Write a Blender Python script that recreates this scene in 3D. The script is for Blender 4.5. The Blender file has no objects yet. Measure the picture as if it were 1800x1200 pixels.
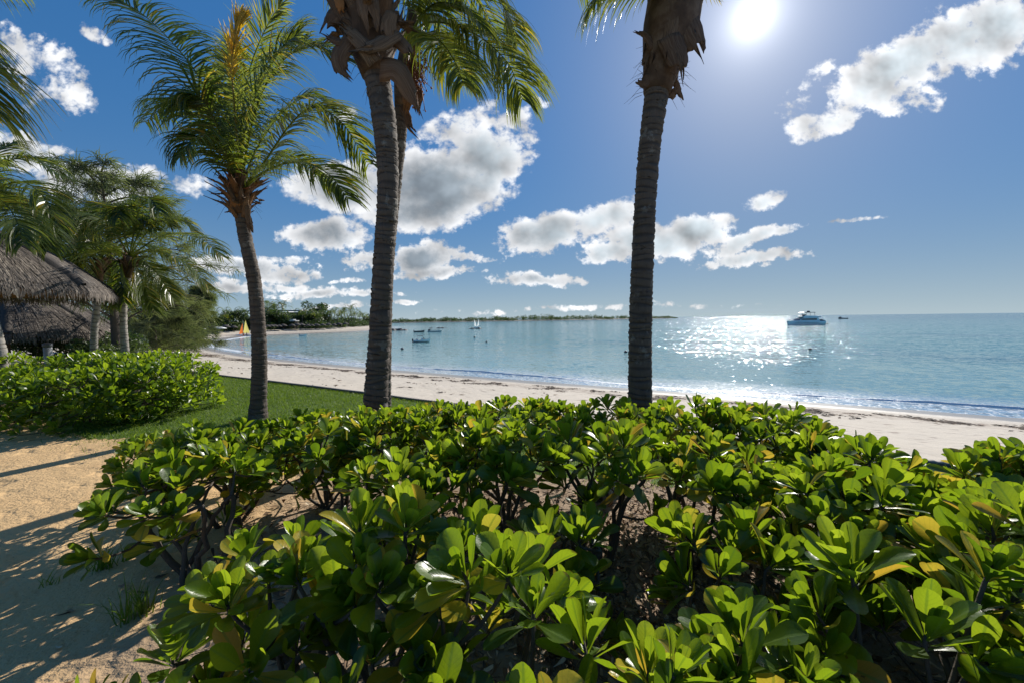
import bpy, math, random
import numpy as np
from mathutils import Vector, Matrix

R = math.radians
PI = math.pi
rng = np.random.default_rng(11)
EXPOSURE = 0.33
SKYGAIN = 1.92
SKYKNEE = 1.9
random.seed(5)
scene = bpy.context.scene
COL = scene.collection
EYE = 5.0            # metres above the sea
LAND = 3.35          # level of the garden above the sea
FPX = 690.0

# ------------------------------------------------------------------ camera
cam_d = bpy.data.cameras.new('camera')
cam = bpy.data.objects.new('camera', cam_d)
COL.objects.link(cam)
scene.camera = cam
cam_d.sensor_width = 36.0
cam_d.lens = 36.0 * FPX / 1800.0
cam_d.clip_start = 0.05
cam_d.clip_end = 60000
pitch, roll = R(3.28), R(0.68)
cf = np.array([0, math.cos(pitch), -math.sin(pitch)])
cr0 = np.array([1.0, 0, 0]); cu0 = np.cross(cr0, cf)
cr = cr0 * math.cos(roll) - cu0 * math.sin(roll)
cu = cu0 * math.cos(roll) + cr0 * math.sin(roll)
CAM = np.array([0, 0, EYE])
cam.matrix_world = Matrix(((cr[0], cu[0], -cf[0], 0), (cr[1], cu[1], -cf[1], 0), (cr[2], cu[2], -cf[2], EYE), (0, 0, 0, 1)))


def ray(px, py):
    return cf + cr * ((px - 900) / FPX) + cu * ((600 - py) / FPX)


def atd(px, py, depth):
    """point seen at a photo position at a given distance along +Y"""
    d = ray(px, py)
    return CAM + d * (depth / d[1])


def atz(px, py, z):
    d = ray(px, py)
    return CAM + d * ((z - EYE) / d[2])


sun_dir = ray(1325, 30); sun_dir = sun_dir / np.linalg.norm(sun_dir)
sun_el = math.asin(sun_dir[2]); sun_az = math.atan2(sun_dir[0], sun_dir[1])

# ------------------------------------------------------------------ objects
ORG = {}


def tag(o, label=None, cat=None, group=None, kind=None):
    if label: o['label'] = label
    if cat: o['category'] = cat
    if group: o['group'] = group
    if kind: o['kind'] = kind
    return o


def thing(name, loc, label, cat, group=None):
    o = bpy.data.objects.new(name, None)
    o.empty_display_size = 0.2
    COL.objects.link(o)
    o.location = [float(v) for v in loc]
    ORG[o.name] = np.array(loc, float)
    return tag(o, label, cat, group)


def mk(name, V, Fs, mat, parent=None, C=None, smooth=True, org=None):
    V = np.asarray(V, float).reshape(-1, 3)
    o_loc = np.zeros(3)
    if parent is not None:
        o_loc = ORG[parent.name]
    elif org is not None:
        o_loc = np.asarray(org, float)
    me = bpy.data.meshes.new(name)
    if not isinstance(Fs, (list, tuple)): Fs = [Fs]
    Fs = [np.asarray(f, np.int32) for f in Fs if len(f)]
    nl = sum(f.size for f in Fs); npol = sum(len(f) for f in Fs)
    me.vertices.add(len(V)); me.loops.add(nl); me.polygons.add(npol)
    me.vertices.foreach_set('co', (V - o_loc).astype(np.float32).ravel())
    me.loops.foreach_set('vertex_index', np.concatenate([f.ravel() for f in Fs]))
    tot = np.concatenate([np.full(len(f), f.shape[1], np.int32) for f in Fs])
    st = np.concatenate([[0], np.cumsum(tot)[:-1]]).astype(np.int32)
    me.polygons.foreach_set('loop_start', st)
    me.polygons.foreach_set('use_smooth', np.full(npol, bool(smooth)))
    if C is not None:
        C = np.asarray(C, np.float32)
        if C.ndim == 1: C = C[:, None]
        full = np.ones((len(V), 4), np.float32); full[:, :C.shape[1]] = C
        a = me.color_attributes.new('col', 'FLOAT_COLOR', 'POINT')
        a.data.foreach_set('color', full.ravel())
    me.update(calc_edges=True)
    me.validate()
    me.materials.append(mat)
    o = bpy.data.objects.new(name, me)
    COL.objects.link(o)
    if parent is not None:
        o.parent = parent
    elif org is not None:
        o.location = [float(v) for v in org]
    ORG[o.name] = o_loc
    return o


class Acc:
    def __init__(s): s.V = []; s.F = {}; s.C = []; s.n = 0

    def add(s, V, Fs, C=None):
        V = np.asarray(V, float).reshape(-1, 3)
        if not isinstance(Fs, (list, tuple)): Fs = [Fs]
        for f in Fs:
            f = np.asarray(f, np.int64)
            if len(f): s.F.setdefault(f.shape[1], []).append(f + s.n)
        if C is None: C = np.ones((len(V), 3))
        C = np.asarray(C, float)
        if C.ndim == 1: C = np.tile(C, (len(V), 1))
        s.V.append(V); s.C.append(C); s.n += len(V)

    def build(s, name, mat, parent=None, smooth=True, org=None):
        return mk(name, np.concatenate(s.V), [np.concatenate(v) for v in s.F.values()], mat, parent, np.concatenate(s.C), smooth, org)


def nrm(v):
    return v / np.maximum(np.linalg.norm(v, axis=-1, keepdims=True), 1e-9)


def catmull(P, n):
    P = np.asarray(P, float)
    if len(P) == 2: return P[0] + (P[1] - P[0]) * np.linspace(0, 1, n)[:, None]
    Q = np.vstack([2 * P[0] - P[1], P, 2 * P[-1] - P[-2]])
    ts = np.linspace(0, len(P) - 1 - 1e-6, n)
    i = ts.astype(int); t = (ts - i)[:, None]
    a, b, c, d = Q[i], Q[i + 1], Q[i + 2], Q[i + 3]
    return 0.5 * (2 * b + (c - a) * t + (2 * a - 5 * b + 4 * c - d) * t ** 2 + (3 * b - a - 3 * c + d) * t ** 3)


def grid_faces(nr, nc, wrap=False):
    i, j = np.meshgrid(np.arange(nr - 1), np.arange(nc if wrap else nc - 1), indexing='ij')
    j2 = (j + 1) % nc
    return np.stack([i * nc + j, i * nc + j2, (i + 1) * nc + j2, (i + 1) * nc + j], -1).reshape(-1, 4)


def tube(P, r, k=6, cap=True):
    P = np.asarray(P, float); n = len(P)
    r = np.broadcast_to(np.asarray(r, float), (n,)) if np.ndim(r) < 2 else r
    T = nrm(np.gradient(P, axis=0))
    u = np.array([1.0, 0, 0]) if abs(T[0][0]) < 0.8 else np.array([0, 1.0, 0])
    U = np.zeros_like(P)
    for i in range(n):
        u = u - T[i] * np.dot(u, T[i]); u = u / max(np.linalg.norm(u), 1e-9); U[i] = u
    W = np.cross(T, U)
    a = np.arange(k) * 2 * PI / k
    rr = r[:, None] if np.ndim(r) == 1 else r
    V = P[:, None, :] + (U[:, None, :] * np.cos(a)[None, :, None] + W[:, None, :] * np.sin(a)[None, :, None]) * rr[..., None]
    V = V.reshape(-1, 3)
    F = [grid_faces(n, k, True)]
    if cap:
        V = np.vstack([V, P[:1], P[-1:]])
        j = np.arange(k); j2 = (j + 1) % k
        F.append(np.stack([np.full(k, n * k), j2, j], -1))
        F.append(np.stack([np.full(k, n * k + 1), (n - 1) * k + j, (n - 1) * k + j2], -1))
    return V, F


def box(c, s, rz=0.0):
    c = np.asarray(c, float); s = np.asarray(s, float) / 2
    V = np.array([[x, y, z] for z in (-1, 1) for y in (-1, 1) for x in (-1, 1)], float) * s
    if rz:
        ca, sa = math.cos(rz), math.sin(rz)
        V = np.stack([V[:, 0] * ca - V[:, 1] * sa, V[:, 0] * sa + V[:, 1] * ca, V[:, 2]], -1)
    F = np.array([[0, 2, 3, 1], [4, 5, 7, 6], [0, 1, 5, 4], [2, 6, 7, 3], [0, 4, 6, 2], [1, 3, 7, 5]])
    return V + c, [F]


def copy_tree(o, loc, rz=0.0, sc=1.0, label=None):
    c = o.copy(); COL.objects.link(c)
    c.location = [float(v) for v in loc]; c.rotation_euler = (0, 0, rz); c.scale = (sc, sc, sc)
    if label: c['label'] = label
    for ch in o.children:
        d = ch.copy(); COL.objects.link(d); d.parent = c
        for g in ch.children:
            e = g.copy(); COL.objects.link(e); e.parent = d
    return c


# ------------------------------------------------------------------ node helper
class NT:
    def __init__(s, nt):
        s.nt = nt; nt.nodes.clear()

    def n(s, typ, ins=None, **props):
        nd = s.nt.nodes.new('ShaderNode' + typ)
        for k, v in props.items(): setattr(nd, k, v)
        for k, v in (ins or {}).items():
            sk = nd.inputs[k]
            if isinstance(v, bpy.types.NodeSocket): s.nt.links.new(v, sk)
            elif isinstance(v, bpy.types.Node): s.nt.links.new(v.outputs[0], sk)
            else:
                if sk.type == 'RGBA' and len(v) == 3: v = (*v, 1)
                sk.default_value = v
        return nd

    def m(s, op, a, b=None, c=None, clamp=False):
        ins = {0: a}
        if b is not None: ins[1] = b
        if c is not None: ins[2] = c
        return s.n('Math', ins, operation=op, use_clamp=clamp).outputs[0]

    def vm(s, op, a, b=None, out=0, scale=None):
        ins = {0: a}
        if b is not None: ins[1] = b
        nd = s.n('VectorMath', ins, operation=op)
        if scale is not None:
            if isinstance(scale, bpy.types.NodeSocket): s.nt.links.new(scale, nd.inputs[3])
            else: nd.inputs[3].default_value = scale
        return nd.outputs[out]

    def mix(s, f, a, b, mode='MIX'):
        return s.n('Mix', {0: f, 6: a, 7: b}, data_type='RGBA', blend_type=mode).outputs[2]

    def ss(s, x, lo, hi):
        return s.n('MapRange', {0: x, 1: lo, 2: hi, 3: 0.0, 4: 1.0}, interpolation_type='SMOOTHSTEP').outputs[0]

    def noise(s, vec, scale, detail=4.0, rough=0.55, out=0, dist=0.0):
        return s.n('TexNoise', {'Vector': vec, 'Scale': scale, 'Detail': detail, 'Roughness': rough, 'Distortion': dist}).outputs[out]

    def ramp(s, f, stops):
        nd = s.n('ValToRGB', {0: f}); e = nd.color_ramp.elements
        while len(e) < len(stops): e.new(0.5)
        for el, (p, c) in zip(e, stops): el.position = p; el.color = (*c, 1) if len(c) == 3 else c
        return nd.outputs[0]

    def bump(s, h, strength=0.5, dist=0.02, normal=None):
        ins = {'Height': h, 'Strength': strength, 'Distance': dist}
        if normal is not None: ins['Normal'] = normal
        return s.n('Bump', ins).outputs[0]

    def obj(s): return s.n('TexCoord').outputs['Object']
    def pos(s): return s.n('NewGeometry').outputs['Position']
    def att(s):
        a = s.n('Attribute', attribute_name='col')
        sep = s.n('SeparateColor', {0: a.outputs['Color']})
        return sep.outputs[0], sep.outputs[1], sep.outputs[2]

    def pbsdf(s, color, rough=0.6, normal=None, **kw):
        ins = {'Base Color': color, 'Roughness': rough}
        if normal is not None: ins['Normal'] = normal
        ins.update({k.replace('_', ' '): v for k, v in kw.items()})
        return s.n('BsdfPrincipled', ins).outputs[0]

    def out(s, surf=None, vol=None, world=False):
        o = s.n('OutputWorld' if world else 'OutputMaterial')
        if surf is not None: s.nt.links.new(surf, o.inputs[0])
        if vol is not None: s.nt.links.new(vol, o.inputs[1])


def material(name):
    m = bpy.data.materials.new(name); m.use_nodes = True
    return m, NT(m.node_tree)


def plain(name, color, rough=0.6, var=0.15, scale=3.0, bump=0.0, bs=20.0, **kw):
    """a simple weathered material"""
    m, t = material(name)
    p = t.obj()
    f = t.noise(p, scale, 5)
    c = t.mix(f, [v * (1 - var) for v in color], [min(1, v * (1 + var)) for v in color])
    nr = t.bump(t.noise(p, bs, 4), 0.6, bump) if bump else None
    t.out(t.pbsdf(c, rough, nr, **kw))
    return m


# ------------------------------------------------------------------ render settings, sun, sky
scene.view_settings.view_transform = 'Standard'
scene.view_settings.look = 'None'
scene.view_settings.exposure = EXPOSURE
scene.view_settings.gamma = 1
scene.cycles.max_bounces = 7
scene.cycles.diffuse_bounces = 3
scene.cycles.glossy_bounces = 3
scene.cycles.transmission_bounces = 4
scene.cycles.transparent_max_bounces = 6
scene.cycles.sample_clamp_indirect = 6
scene.cycles.caustics_reflective = False
scene.cycles.caustics_refractive = False

sl = bpy.data.lights.new('sun', 'SUN'); sl.energy = 4.5; sl.angle = R(0.5); sl.color = (1.0, 0.95, 0.87)
so = bpy.data.objects.new('sun', sl); COL.objects.link(so)
so.rotation_euler = Vector(sun_dir).to_track_quat('Z', 'Y').to_euler()
so.location = (20, 20, 40)

world = bpy.data.worlds.new('World'); scene.world = world; world.use_nodes = True
w = NT(world.node_tree)
dirv = w.n('TexCoord').outputs['Generated']
sxyz = w.n('SeparateXYZ', {0: dirv})
X, Y, Z = sxyz.outputs
# lift the lookup off the horizon band, then hold the bright end back as the phone's picture does
zl = w.m('MULTIPLY_ADD', w.m('MAXIMUM', Z, 0.0), 0.86, 0.10)
sky = w.n('TexSky', {0: w.n('CombineXYZ', {0: X, 1: Y, 2: zl}).outputs[0]}, sky_type='NISHITA', sun_disc=False, sun_elevation=sun_el, sun_rotation=sun_az,
          altitude=0.0, air_density=1.0, dust_density=0.15, ozone_density=3.5).outputs[0]
lum = w.n('VectorMath', {0: sky, 1: (0.25, 0.6, 0.15)}, operation='DOT_PRODUCT').outputs['Value']
sky = w.vm('SCALE', sky, scale=w.m('DIVIDE', SKYGAIN, w.m('ADD', 1.0, w.m('DIVIDE', lum, SKYKNEE))))
front = w.ss(Y, 0.05, 0.15)
ys = w.m('MAXIMUM', Y, 0.05)
u = w.m('DIVIDE', X, ys); v = w.m('DIVIDE', Z, ys)
uv = w.n('CombineXYZ', {0: u, 1: v}).outputs[0]
warp = w.noise(uv, 5.0, 3, 0.5, out=1)
warp = w.vm('SUBTRACT', warp, (0.5, 0.5, 0.5))
uvw = w.vm('ADD', uv, w.vm('SCALE', warp, scale=0.06))
uvw = w.vm('MULTIPLY', uvw, (1, 1, 0))
# each cloud: photo position (px), half sizes (px), turn (deg), weight
CLOUDS = [
    (610, 330, 105, 48, 0, 1.0), (760, 325, 150, 78, -6, 1.15), (850, 285, 85, 68, -20, 1.0), (800, 225, 60, 28, -20, 0.55), (905, 215, 40, 18, -40, .5), (735, 375, 100, 38, 0, 1.0),
    (600, 205, 22, 16, 0, 0.45),
    (570, 415, 82, 29, 0, .95), (745, 455, 75, 30, 0, .95), (655, 458, 60, 18, 0, .75), (820, 457, 60, 9, 0, .55), (760, 478, 80, 12, 0, .7),
    (955, 412, 85, 36, -8, 1.05), (1060, 385, 80, 34, -10, .95), (1150, 425, 110, 34, 0, 1.05), (1225, 408, 70, 32, 0, 1.05), (1075, 445, 60, 22, 0, .85), (1310, 425, 70, 14, -18, .7), (1385, 407, 30, 9, -10, .6),
    (945, 489, 85, 14, 3, .75), (1342, 357, 42, 19, -8, .8), (1320, 454, 95, 12, -3, .75), (1350, 466, 18, 5, 0, .5), (1505, 387, 46, 5, -5, .5),
    (1590, 115, 190, 48, -24, .95), (1740, 55, 170, 62, -18, 1.0), (1560, 165, 80, 32, 0, .7), (1420, 228, 36, 24, -20, .7), (1465, 208, 55, 20, -22, .7), (1430, 135, 40, 14, -35, .5),
    (60, 120, 90, 48, 38, .40), (110, 165, 50, 28, 15, .38), (165, 55, 26, 12, 20, .22), (30, 270, 75, 34, 8, .85), (190, 318, 140, 34, 6, .9), (105, 265, 25, 12, 10, .45),
    (430, 468, 110, 22, 4, .75), (500, 480, 60, 13, 0, .6), (560, 512, 95, 9, 0, .6), (470, 500, 90, 9, 3, .6), (400, 508, 60, 10, 0, .6), (505, 455, 40, 8, 0, .5), (610, 495, 28, 5, 0, .45), (640, 516, 70, 6, 0, .5),
    (945, 175, 34, 9, 18, .42), (710, 531, 40, 4, 0, .4), (1060, 541, 190, 5, 0, .26), (580, 540, 90, 6, 0, .4),
    (-220, 380, 160, 40, 0, .9), (-420, 250, 160, 60, 0, .9), (2050, 330, 160, 30, -10, .8), (2200, 120, 200, 60, -10, .9), (300, -160, 160, 50, 0, .8), (900, -260, 220, 60, 0, .8),
]
acc = None
for (px, py, rx, ry, deg, wt) in CLOUDS:
    d = ray(px, py); cx, cy = d[0] / d[1], d[2] / d[1]
    mp = w.n('Mapping', {0: uvw, 1: (cx, cy, 0), 2: (0, 0, R(-deg) + R(0.68)), 3: (rx / FPX, ry / FPX, 1)}, vector_type='TEXTURE').outputs[0]
    q = w.n('VectorMath', {0: mp, 1: mp}, operation='DOT_PRODUCT').outputs['Value']
    dd = w.m('MULTIPLY_ADD', q, -wt, wt)
    acc = dd if acc is None else w.n('Math', {0: acc, 1: dd, 2: 0.25}, operation='SMOOTH_MAX').outputs[0]
low = w.ss(v, 0.08, 0.42)


def fb(vec, det=8, rough=.63):
    a = w.noise(vec, 26.0, det, rough); b = w.noise(vec, 11.0, det, rough)
    return w.m('ADD', w.m('MULTIPLY', a, w.m('SUBTRACT', 1.0, low)), w.m('MULTIPLY', b, low))


uvs = w.vm('MULTIPLY', uv, (1.0, 1.15, 1.0))
n1 = fb(uvs)
billow = w.n('TexVoronoi', {'Vector': w.vm('ADD', uvs, w.vm('SCALE', warp, scale=0.07)), 'Scale': 20.0, 'Detail': 2.0, 'Roughness': .6, 'Lacunarity': 2.2}, feature='F1', normalize=True).outputs[0]
n1p = w.m('MULTIPLY_ADD', w.m('SUBTRACT', 0.38, billow), 0.40, n1)
dens = w.m('MULTIPLY_ADD', w.m('SUBTRACT', n1p, 0.515), 3.5, acc)
alpha = w.m('MULTIPLY', w.m('MULTIPLY', w.ss(dens, -0.05, 0.55), 0.97), front)
nl = w.noise(uvs, 10.0, 3, 0.5); nl2 = w.noise(w.vm('ADD', uvs, (0.018, 0.036, 0.0)), 10.0, 3, 0.5)
thick = w.ss(w.m('MULTIPLY_ADD', acc, 0.62, w.m('MULTIPLY_ADD', w.m('SUBTRACT', nl, 0.5), 0.9, w.m('MULTIPLY', dens, 0.26))), 0.26, 1.0)
lit = w.m('ADD', w.m('MULTIPLY', w.m('SUBTRACT', nl, nl2), 1.7), w.m('MULTIPLY', w.m('SUBTRACT', n1p, 0.5), 0.45))
cosr = w.n('VectorMath', {0: w.vm('NORMALIZE', dirv), 1: tuple(sun_dir)}, operation='DOT_PRODUCT').outputs['Value']
near = w.ss(cosr, 0.74, 0.95)
grey = w.mix(near, (0.25, 0.295, 0.34), (0.58, 0.66, 0.71))
ccol = w.mix(thick, (0.93, 0.94, 0.96), grey)
ccol = w.vm('SCALE', ccol, scale=w.m('ADD', 1.0, lit))
ccol = w.vm('SCALE', ccol, scale=7.5)
# clear sky, slightly richer blue as the phone saw it
hsv = w.n('HueSaturation', {'Saturation': 1.27, 'Value': 1.0, 'Color': sky}).outputs[0]
# pale sea air just over the horizon
hz = w.m('EXPONENT', w.m('MULTIPLY', w.m('MAXIMUM', Z, 0.0), -11.0))
hsv = w.mix(w.m('MULTIPLY', hz, 0.85), hsv, (3.75, 4.55, 4.95, 1))
ang = w.m('ARCCOSINE', w.m('MINIMUM', cosr, 0.9999999))
g1 = w.m('ADD', w.m('MULTIPLY', w.m('EXPONENT', w.m('MULTIPLY', w.m('POWER', w.m('DIVIDE', ang, 0.012), 2.0), -1.0)), 120.0), w.m('MULTIPLY', w.m('EXPONENT', w.m('DIVIDE', ang, -0.022)), 14.0))
g2 = w.m('MULTIPLY', w.m('EXPONENT', w.m('DIVIDE', ang, -0.13)), 4.0)
gs_ = w.m('ADD', g1, g2)
glow = w.n('CombineXYZ', {0: gs_, 1: gs_, 2: gs_}).outputs[0]
bg0 = w.n('Background', {0: w.vm('ADD', hsv, glow), 1: 0.1}).outputs[0]
bg1 = w.n('Background', {0: w.vm('ADD', ccol, glow), 1: 0.1}).outputs[0]
clouded = w.n('MixShader', {0: alpha, 1: bg0, 2: bg1}).outputs[0]
belt = w.m('MULTIPLY', w.m('LESS_THAN', v, 1.35), w.m('MULTIPLY', w.m('GREATER_THAN', v, -0.01), w.m('GREATER_THAN', Y, 0.06)))
w.out(w.n('MixShader', {0: belt, 1: bg0, 2: clouded}).outputs[0], world=True)
world.cycles.sampling_method = 'MANUAL'
world.cycles.sample_map_resolution = 512
# ------------------------------------------------------------------ shore line, land form
SN = np.array([0.5, 0.866]); STT = np.array([0.866, -0.5])   # across / along the shore
shore_ctrl = np.array([(1500, -830), (420, -210), (110, -31), (50, 3.6), (24, 18.6), (11, 26.1), (-2, 33.6), (-15, 41.5), (-30, 51.5), (-46, 64.5), (-61, 79), (-76, 99),
                       (-87, 120), (-92, 138), (-84, 158), (-72, 180), (-72, 220), (-80, 262), (-90, 296), (-112, 318), (-190, 345), (-560, 430)], float)
SHORE = catmull(shore_ctrl, 260)
POLY = np.vstack([SHORE, [(-5000, 430), (-5000, -6000), (6000, -6000), (6000, -3300)]])


def shore_dist(P):
    """signed distance to the water line, positive on land"""
    P = np.asarray(P, float); out = np.zeros(len(P))
    A = SHORE[:-1]; B = SHORE[1:]; AB = B - A; L2 = (AB ** 2).sum(1)
    for s in range(0, len(P), 20000):
        p = P[s:s + 20000]
        best = np.full(len(p), 1e18)
        for a, ab, l2 in zip(A, AB, L2):
            t = np.clip(((p - a) @ ab) / l2, 0, 1)
            d = ((p - a - t[:, None] * ab) ** 2).sum(1)
            best = np.minimum(best, d)
        ins = np.zeros(len(p), bool)
        Q = POLY; Q2 = np.roll(POLY, -1, axis=0)
        for (x1, y1), (x2, y2) in zip(Q, Q2):
            c = (y1 > p[:, 1]) != (y2 > p[:, 1])
            if y1 != y2:
                ins ^= c & (p[:, 0] < (x2 - x1) * (p[:, 1] - y1) / (y2 - y1) + x1)
        out[s:s + 20000] = np.sqrt(best) * np.where(ins, 1, -1)
    return out


def vnoise(x, y, seed=0):
    """cheap smooth noise from sines"""
    r = np.random.default_rng(seed); s = 0
    for k in range(7):
        a = r.uniform(0, 2 * PI); f = r.uniform(.5, 1.6); ph = r.uniform(0, 7)
        s = s + np.sin((x * math.cos(a) + y * math.sin(a)) * f + ph)
    return s / 4.0


EDGE = 5.9   # lawn edge, metres from the camera toward the sea


def height(x, y, d):
    prof = np.interp(d, [-400, -60, -8, 0, 3, 7, 14, 20.5, 22.0, 60, 160, 600], [-12, -3.0, -.6, 0, .26, .75, 1.75, 2.75, LAND - .12, LAND + .2, 7.5, 14])
    s = x * SN[0] + y * SN[1]
    near = np.exp(-((x / 60) ** 2 + (y / 60) ** 2))
    prof = np.where((s < EDGE + .02) & (d > 12), np.minimum(prof, LAND - 0.012), prof)
    sandy = np.clip((d - 1) / 4, 0, 1) * (s > EDGE + .15)
    prof = prof + sandy * (0.035 * vnoise(x * 1.1, y * 1.1, 3) + 0.018 * vnoise(x * 3.3, y * 3.3, 4) + .01 * vnoise(x * 8, y * 8, 9)) * np.clip(40 / np.hypot(x, y), 0, 1)
    far = np.clip((np.hypot(x, y) - 60) / 60, 0, 1)
    return prof + far * np.clip((d - 25) / 40, 0, 1) * 0.5 * vnoise(x * .05, y * .05, 5)


def polar(r0, r1, nr, a0, a1, na):
    r = np.geomspace(r0, r1, nr); a = np.radians(np.linspace(a0, a1, na))
    Rr, Aa = np.meshgrid(r, a, indexing='ij')
    return (Rr * np.sin(Aa)).ravel(), (Rr * np.cos(Aa)).ravel(), grid_faces(nr, na)[:, ::-1]


# sand: wet toward the water, brown wrack lines, dark specks, footprints
m_sand, t = material('beach_sand')
p = t.pos()
s_ = t.n('VectorMath', {0: p, 1: (0.5, 0.866, 0)}, operation='DOT_PRODUCT').outputs['Value']
t_ = t.n('VectorMath', {0: p, 1: (0.866, -0.5, 0)}, operation='DOT_PRODUCT').outputs['Value']
dist, _, _ = t.att()
st = t.n('CombineXYZ', {0: t.m('MULTIPLY', t_, 0.28), 1: s_, 2: 0.0}).outputs[0]
st2 = t.n('CombineXYZ', {0: t.m('MULTIPLY', t_, 0.55), 1: s_, 2: 0.0}).outputs[0]
base = t.mix(t.noise(p, 0.7, 6, .6), (0.47, 0.405, 0.315), (0.58, 0.51, 0.42))
base = t.mix(t.m('MULTIPLY', t.ss(t.noise(p, 38, 4, .6), .58, .75), .35), base, (0.33, 0.24, 0.18))
# scattered flotsam streaks
fl = t.ss(t.noise(st2, 2.6, 7, .66), .565, .66)
band = t.m('MULTIPLY', t.ss(dist, 1.0, 4.0), t.m('SUBTRACT', 1.0, t.ss(dist, 13.0, 21.0)))
base = t.mix(t.m('MULTIPLY', fl, t.m('MULTIPLY', band, .85)), base, (0.16, 0.10, 0.075))
# wrack line
wr = t.m('ADD', dist, t.m('MULTIPLY', t.m('SUBTRACT', t.noise(st, .5, 5, .6), .5), 5.0))
wb = t.m('MULTIPLY', t.ss(wr, 3.2, 4.6), t.m('SUBTRACT', 1.0, t.ss(wr, 5.2, 7.2)))
wn = t.ss(t.noise(st2, 4.0, 6, .7), .44, .60)
base = t.mix(t.m('MULTIPLY', t.m('MULTIPLY', wb, wn), .85), base, (0.17, 0.105, 0.07))
wetl = t.m('ADD', dist, t.m('MULTIPLY', t.m('SUBTRACT', t.noise(st, .9, 3), .5), 2.2))
wet = t.m('SUBTRACT', 1.0, t.ss(wetl, 1.2, 3.2))
base = t.mix(t.m('MULTIPLY', wet, .8), base, (0.24, 0.205, 0.17))
veg = t.m('MULTIPLY', t.ss(t.m('ADD', dist, t.m('MULTIPLY', t.noise(p, .15, 3), 5.0)), 14.0, 17.0), t.ss(t.vm('LENGTH', p, out='Value'), 62.0, 80.0))
base = t.mix(veg, base, (0.06, 0.065, 0.03))
rough = t.m('MULTIPLY_ADD', wet, -.62, .9)
h = t.m('ADD', t.m('MULTIPLY', t.noise(p, 3.4, 3, .5), .9), t.m('MULTIPLY', t.noise(p, 14, 5, .6), .35))
vor = t.n('TexVoronoi', {'Vector': t.vm('ADD', p, t.vm('SCALE', t.noise(p, 3, 3, out=1), scale=.35)), 'Scale': 2.3}, feature='SMOOTH_F1').outputs[0]
h = t.m('ADD', h, t.m('MULTIPLY', t.ss(vor, 0.0, .35), .5))
dry = t.m('SUBTRACT', 1.0, wet)
nr_ = t.n('Bump', {'Height': h, 'Strength': t.m('MULTIPLY', dry, .75), 'Distance': .06}).outputs[0]
t.out(t.pbsdf(base, rough, nr_))

x, y, F = polar(0.5, 2600, 420, -115, 115, 460)
d = shore_dist(np.stack([x, y], -1))
z = height(x, y, d)
c = np.zeros((len(x), 3)); c[:, 0] = d
beach = mk('beach', np.stack([x, y, z], -1), F, m_sand, C=c)
tag(beach, kind='structure')

# ---- near garden: lawn and sandy path, one level sheet each
STEP = 0.07
gs = np.arange(-7.0, EDGE - 0.02, STEP); gt = np.arange(-26, 17, STEP)
Sg, Tg = np.meshgrid(gs, gt, indexing='ij')
gx = Sg * SN[0] + Tg * STT[0]; gy = Sg * SN[1] + Tg * STT[1]


def lawn_limit(tt):
    return np.interp(tt, [-26, -9, -6.5, -4.5, -3.2, -2.0, 0, 4, 17], [1.7, 1.7, 2.0, 2.5, 2.95, 3.6, 4.2, 4.3, 4.3])


cs = (Sg[:-1, :-1] + STEP / 2); ct = (Tg[:-1, :-1] + STEP / 2)
is_lawn = cs > lawn_limit(ct) + 0.16 * vnoise(ct * 4, cs * 4, 21) + .07 * vnoise(ct * 15, cs * 15, 22)
GF = grid_faces(len(gs), len(gt))[:, ::-1]
Vp = np.stack([gx.ravel(), gy.ravel(), np.zeros(gx.size)], -1)


def sheet(name, mask, z, mat, bumpy=0.0, kind='structure'):
    f = GF[mask.ravel()]
    used = np.unique(f); re = np.zeros(len(Vp), int); re[used] = np.arange(len(used))
    V = Vp[used].copy(); V[:, 2] = z + bumpy * (vnoise(V[:, 0] * 2.1, V[:, 1] * 2.1, 31) + .5 * vnoise(V[:, 0] * 6, V[:, 1] * 6, 32)) * .4 + abs(bumpy) * .6
    return tag(mk(name, V, re[f], mat), kind=kind)


m_path, t = material('path_dirt')
p = t.pos()
px_ = t.n('SeparateXYZ', {0: p}).outputs
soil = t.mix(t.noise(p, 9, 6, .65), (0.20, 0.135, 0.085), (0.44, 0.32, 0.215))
dirt = t.mix(t.noise(p, 2.2, 6, .62), (0.55, 0.345, 0.16), (0.70, 0.475, 0.235))
dirt = t.mix(t.m('MULTIPLY', t.ss(t.noise(p, 45, 4, .6), .56, .72), .4), dirt, (0.32, 0.205, 0.115))
dirt = t.mix(t.m('MULTIPLY', t.ss(t.noise(p, 75, 2, .5), .66, .70), .7), dirt, (0.20, 0.13, 0.08))
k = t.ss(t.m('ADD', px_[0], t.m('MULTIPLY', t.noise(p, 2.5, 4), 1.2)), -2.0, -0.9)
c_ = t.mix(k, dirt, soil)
fp = t.n('TexVoronoi', {'Vector': t.vm('ADD', p, t.vm('SCALE', t.noise(p, 4, 3, out=1), scale=.30)), 'Scale': 3.4}, feature='SMOOTH_F1').outputs[0]
h = t.m('ADD', t.m('MULTIPLY', t.noise(p, 5, 5, .6), 1.0), t.m('MULTIPLY', t.noise(p, 40, 4, .65), .28))
h = t.m('ADD', h, t.m('MULTIPLY', t.ss(fp, .05, .42), .9))
t.out(t.pbsdf(c_, .92, t.bump(h, .85, .04)))
sheet('path', ~is_lawn, LAND, m_path, .012)

m_lawn, t = material('lawn_turf')
p = t.pos()
c_ = t.mix(t.noise(p, 3.0, 6, .6), (0.055, 0.11, 0.012), (0.10, 0.17, 0.022))
t.out(t.pbsdf(c_, .85, t.bump(t.noise(p, 60, 4), .8, .03)))
sheet('lawn', is_lawn, LAND + .004, m_lawn, .006)

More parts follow.
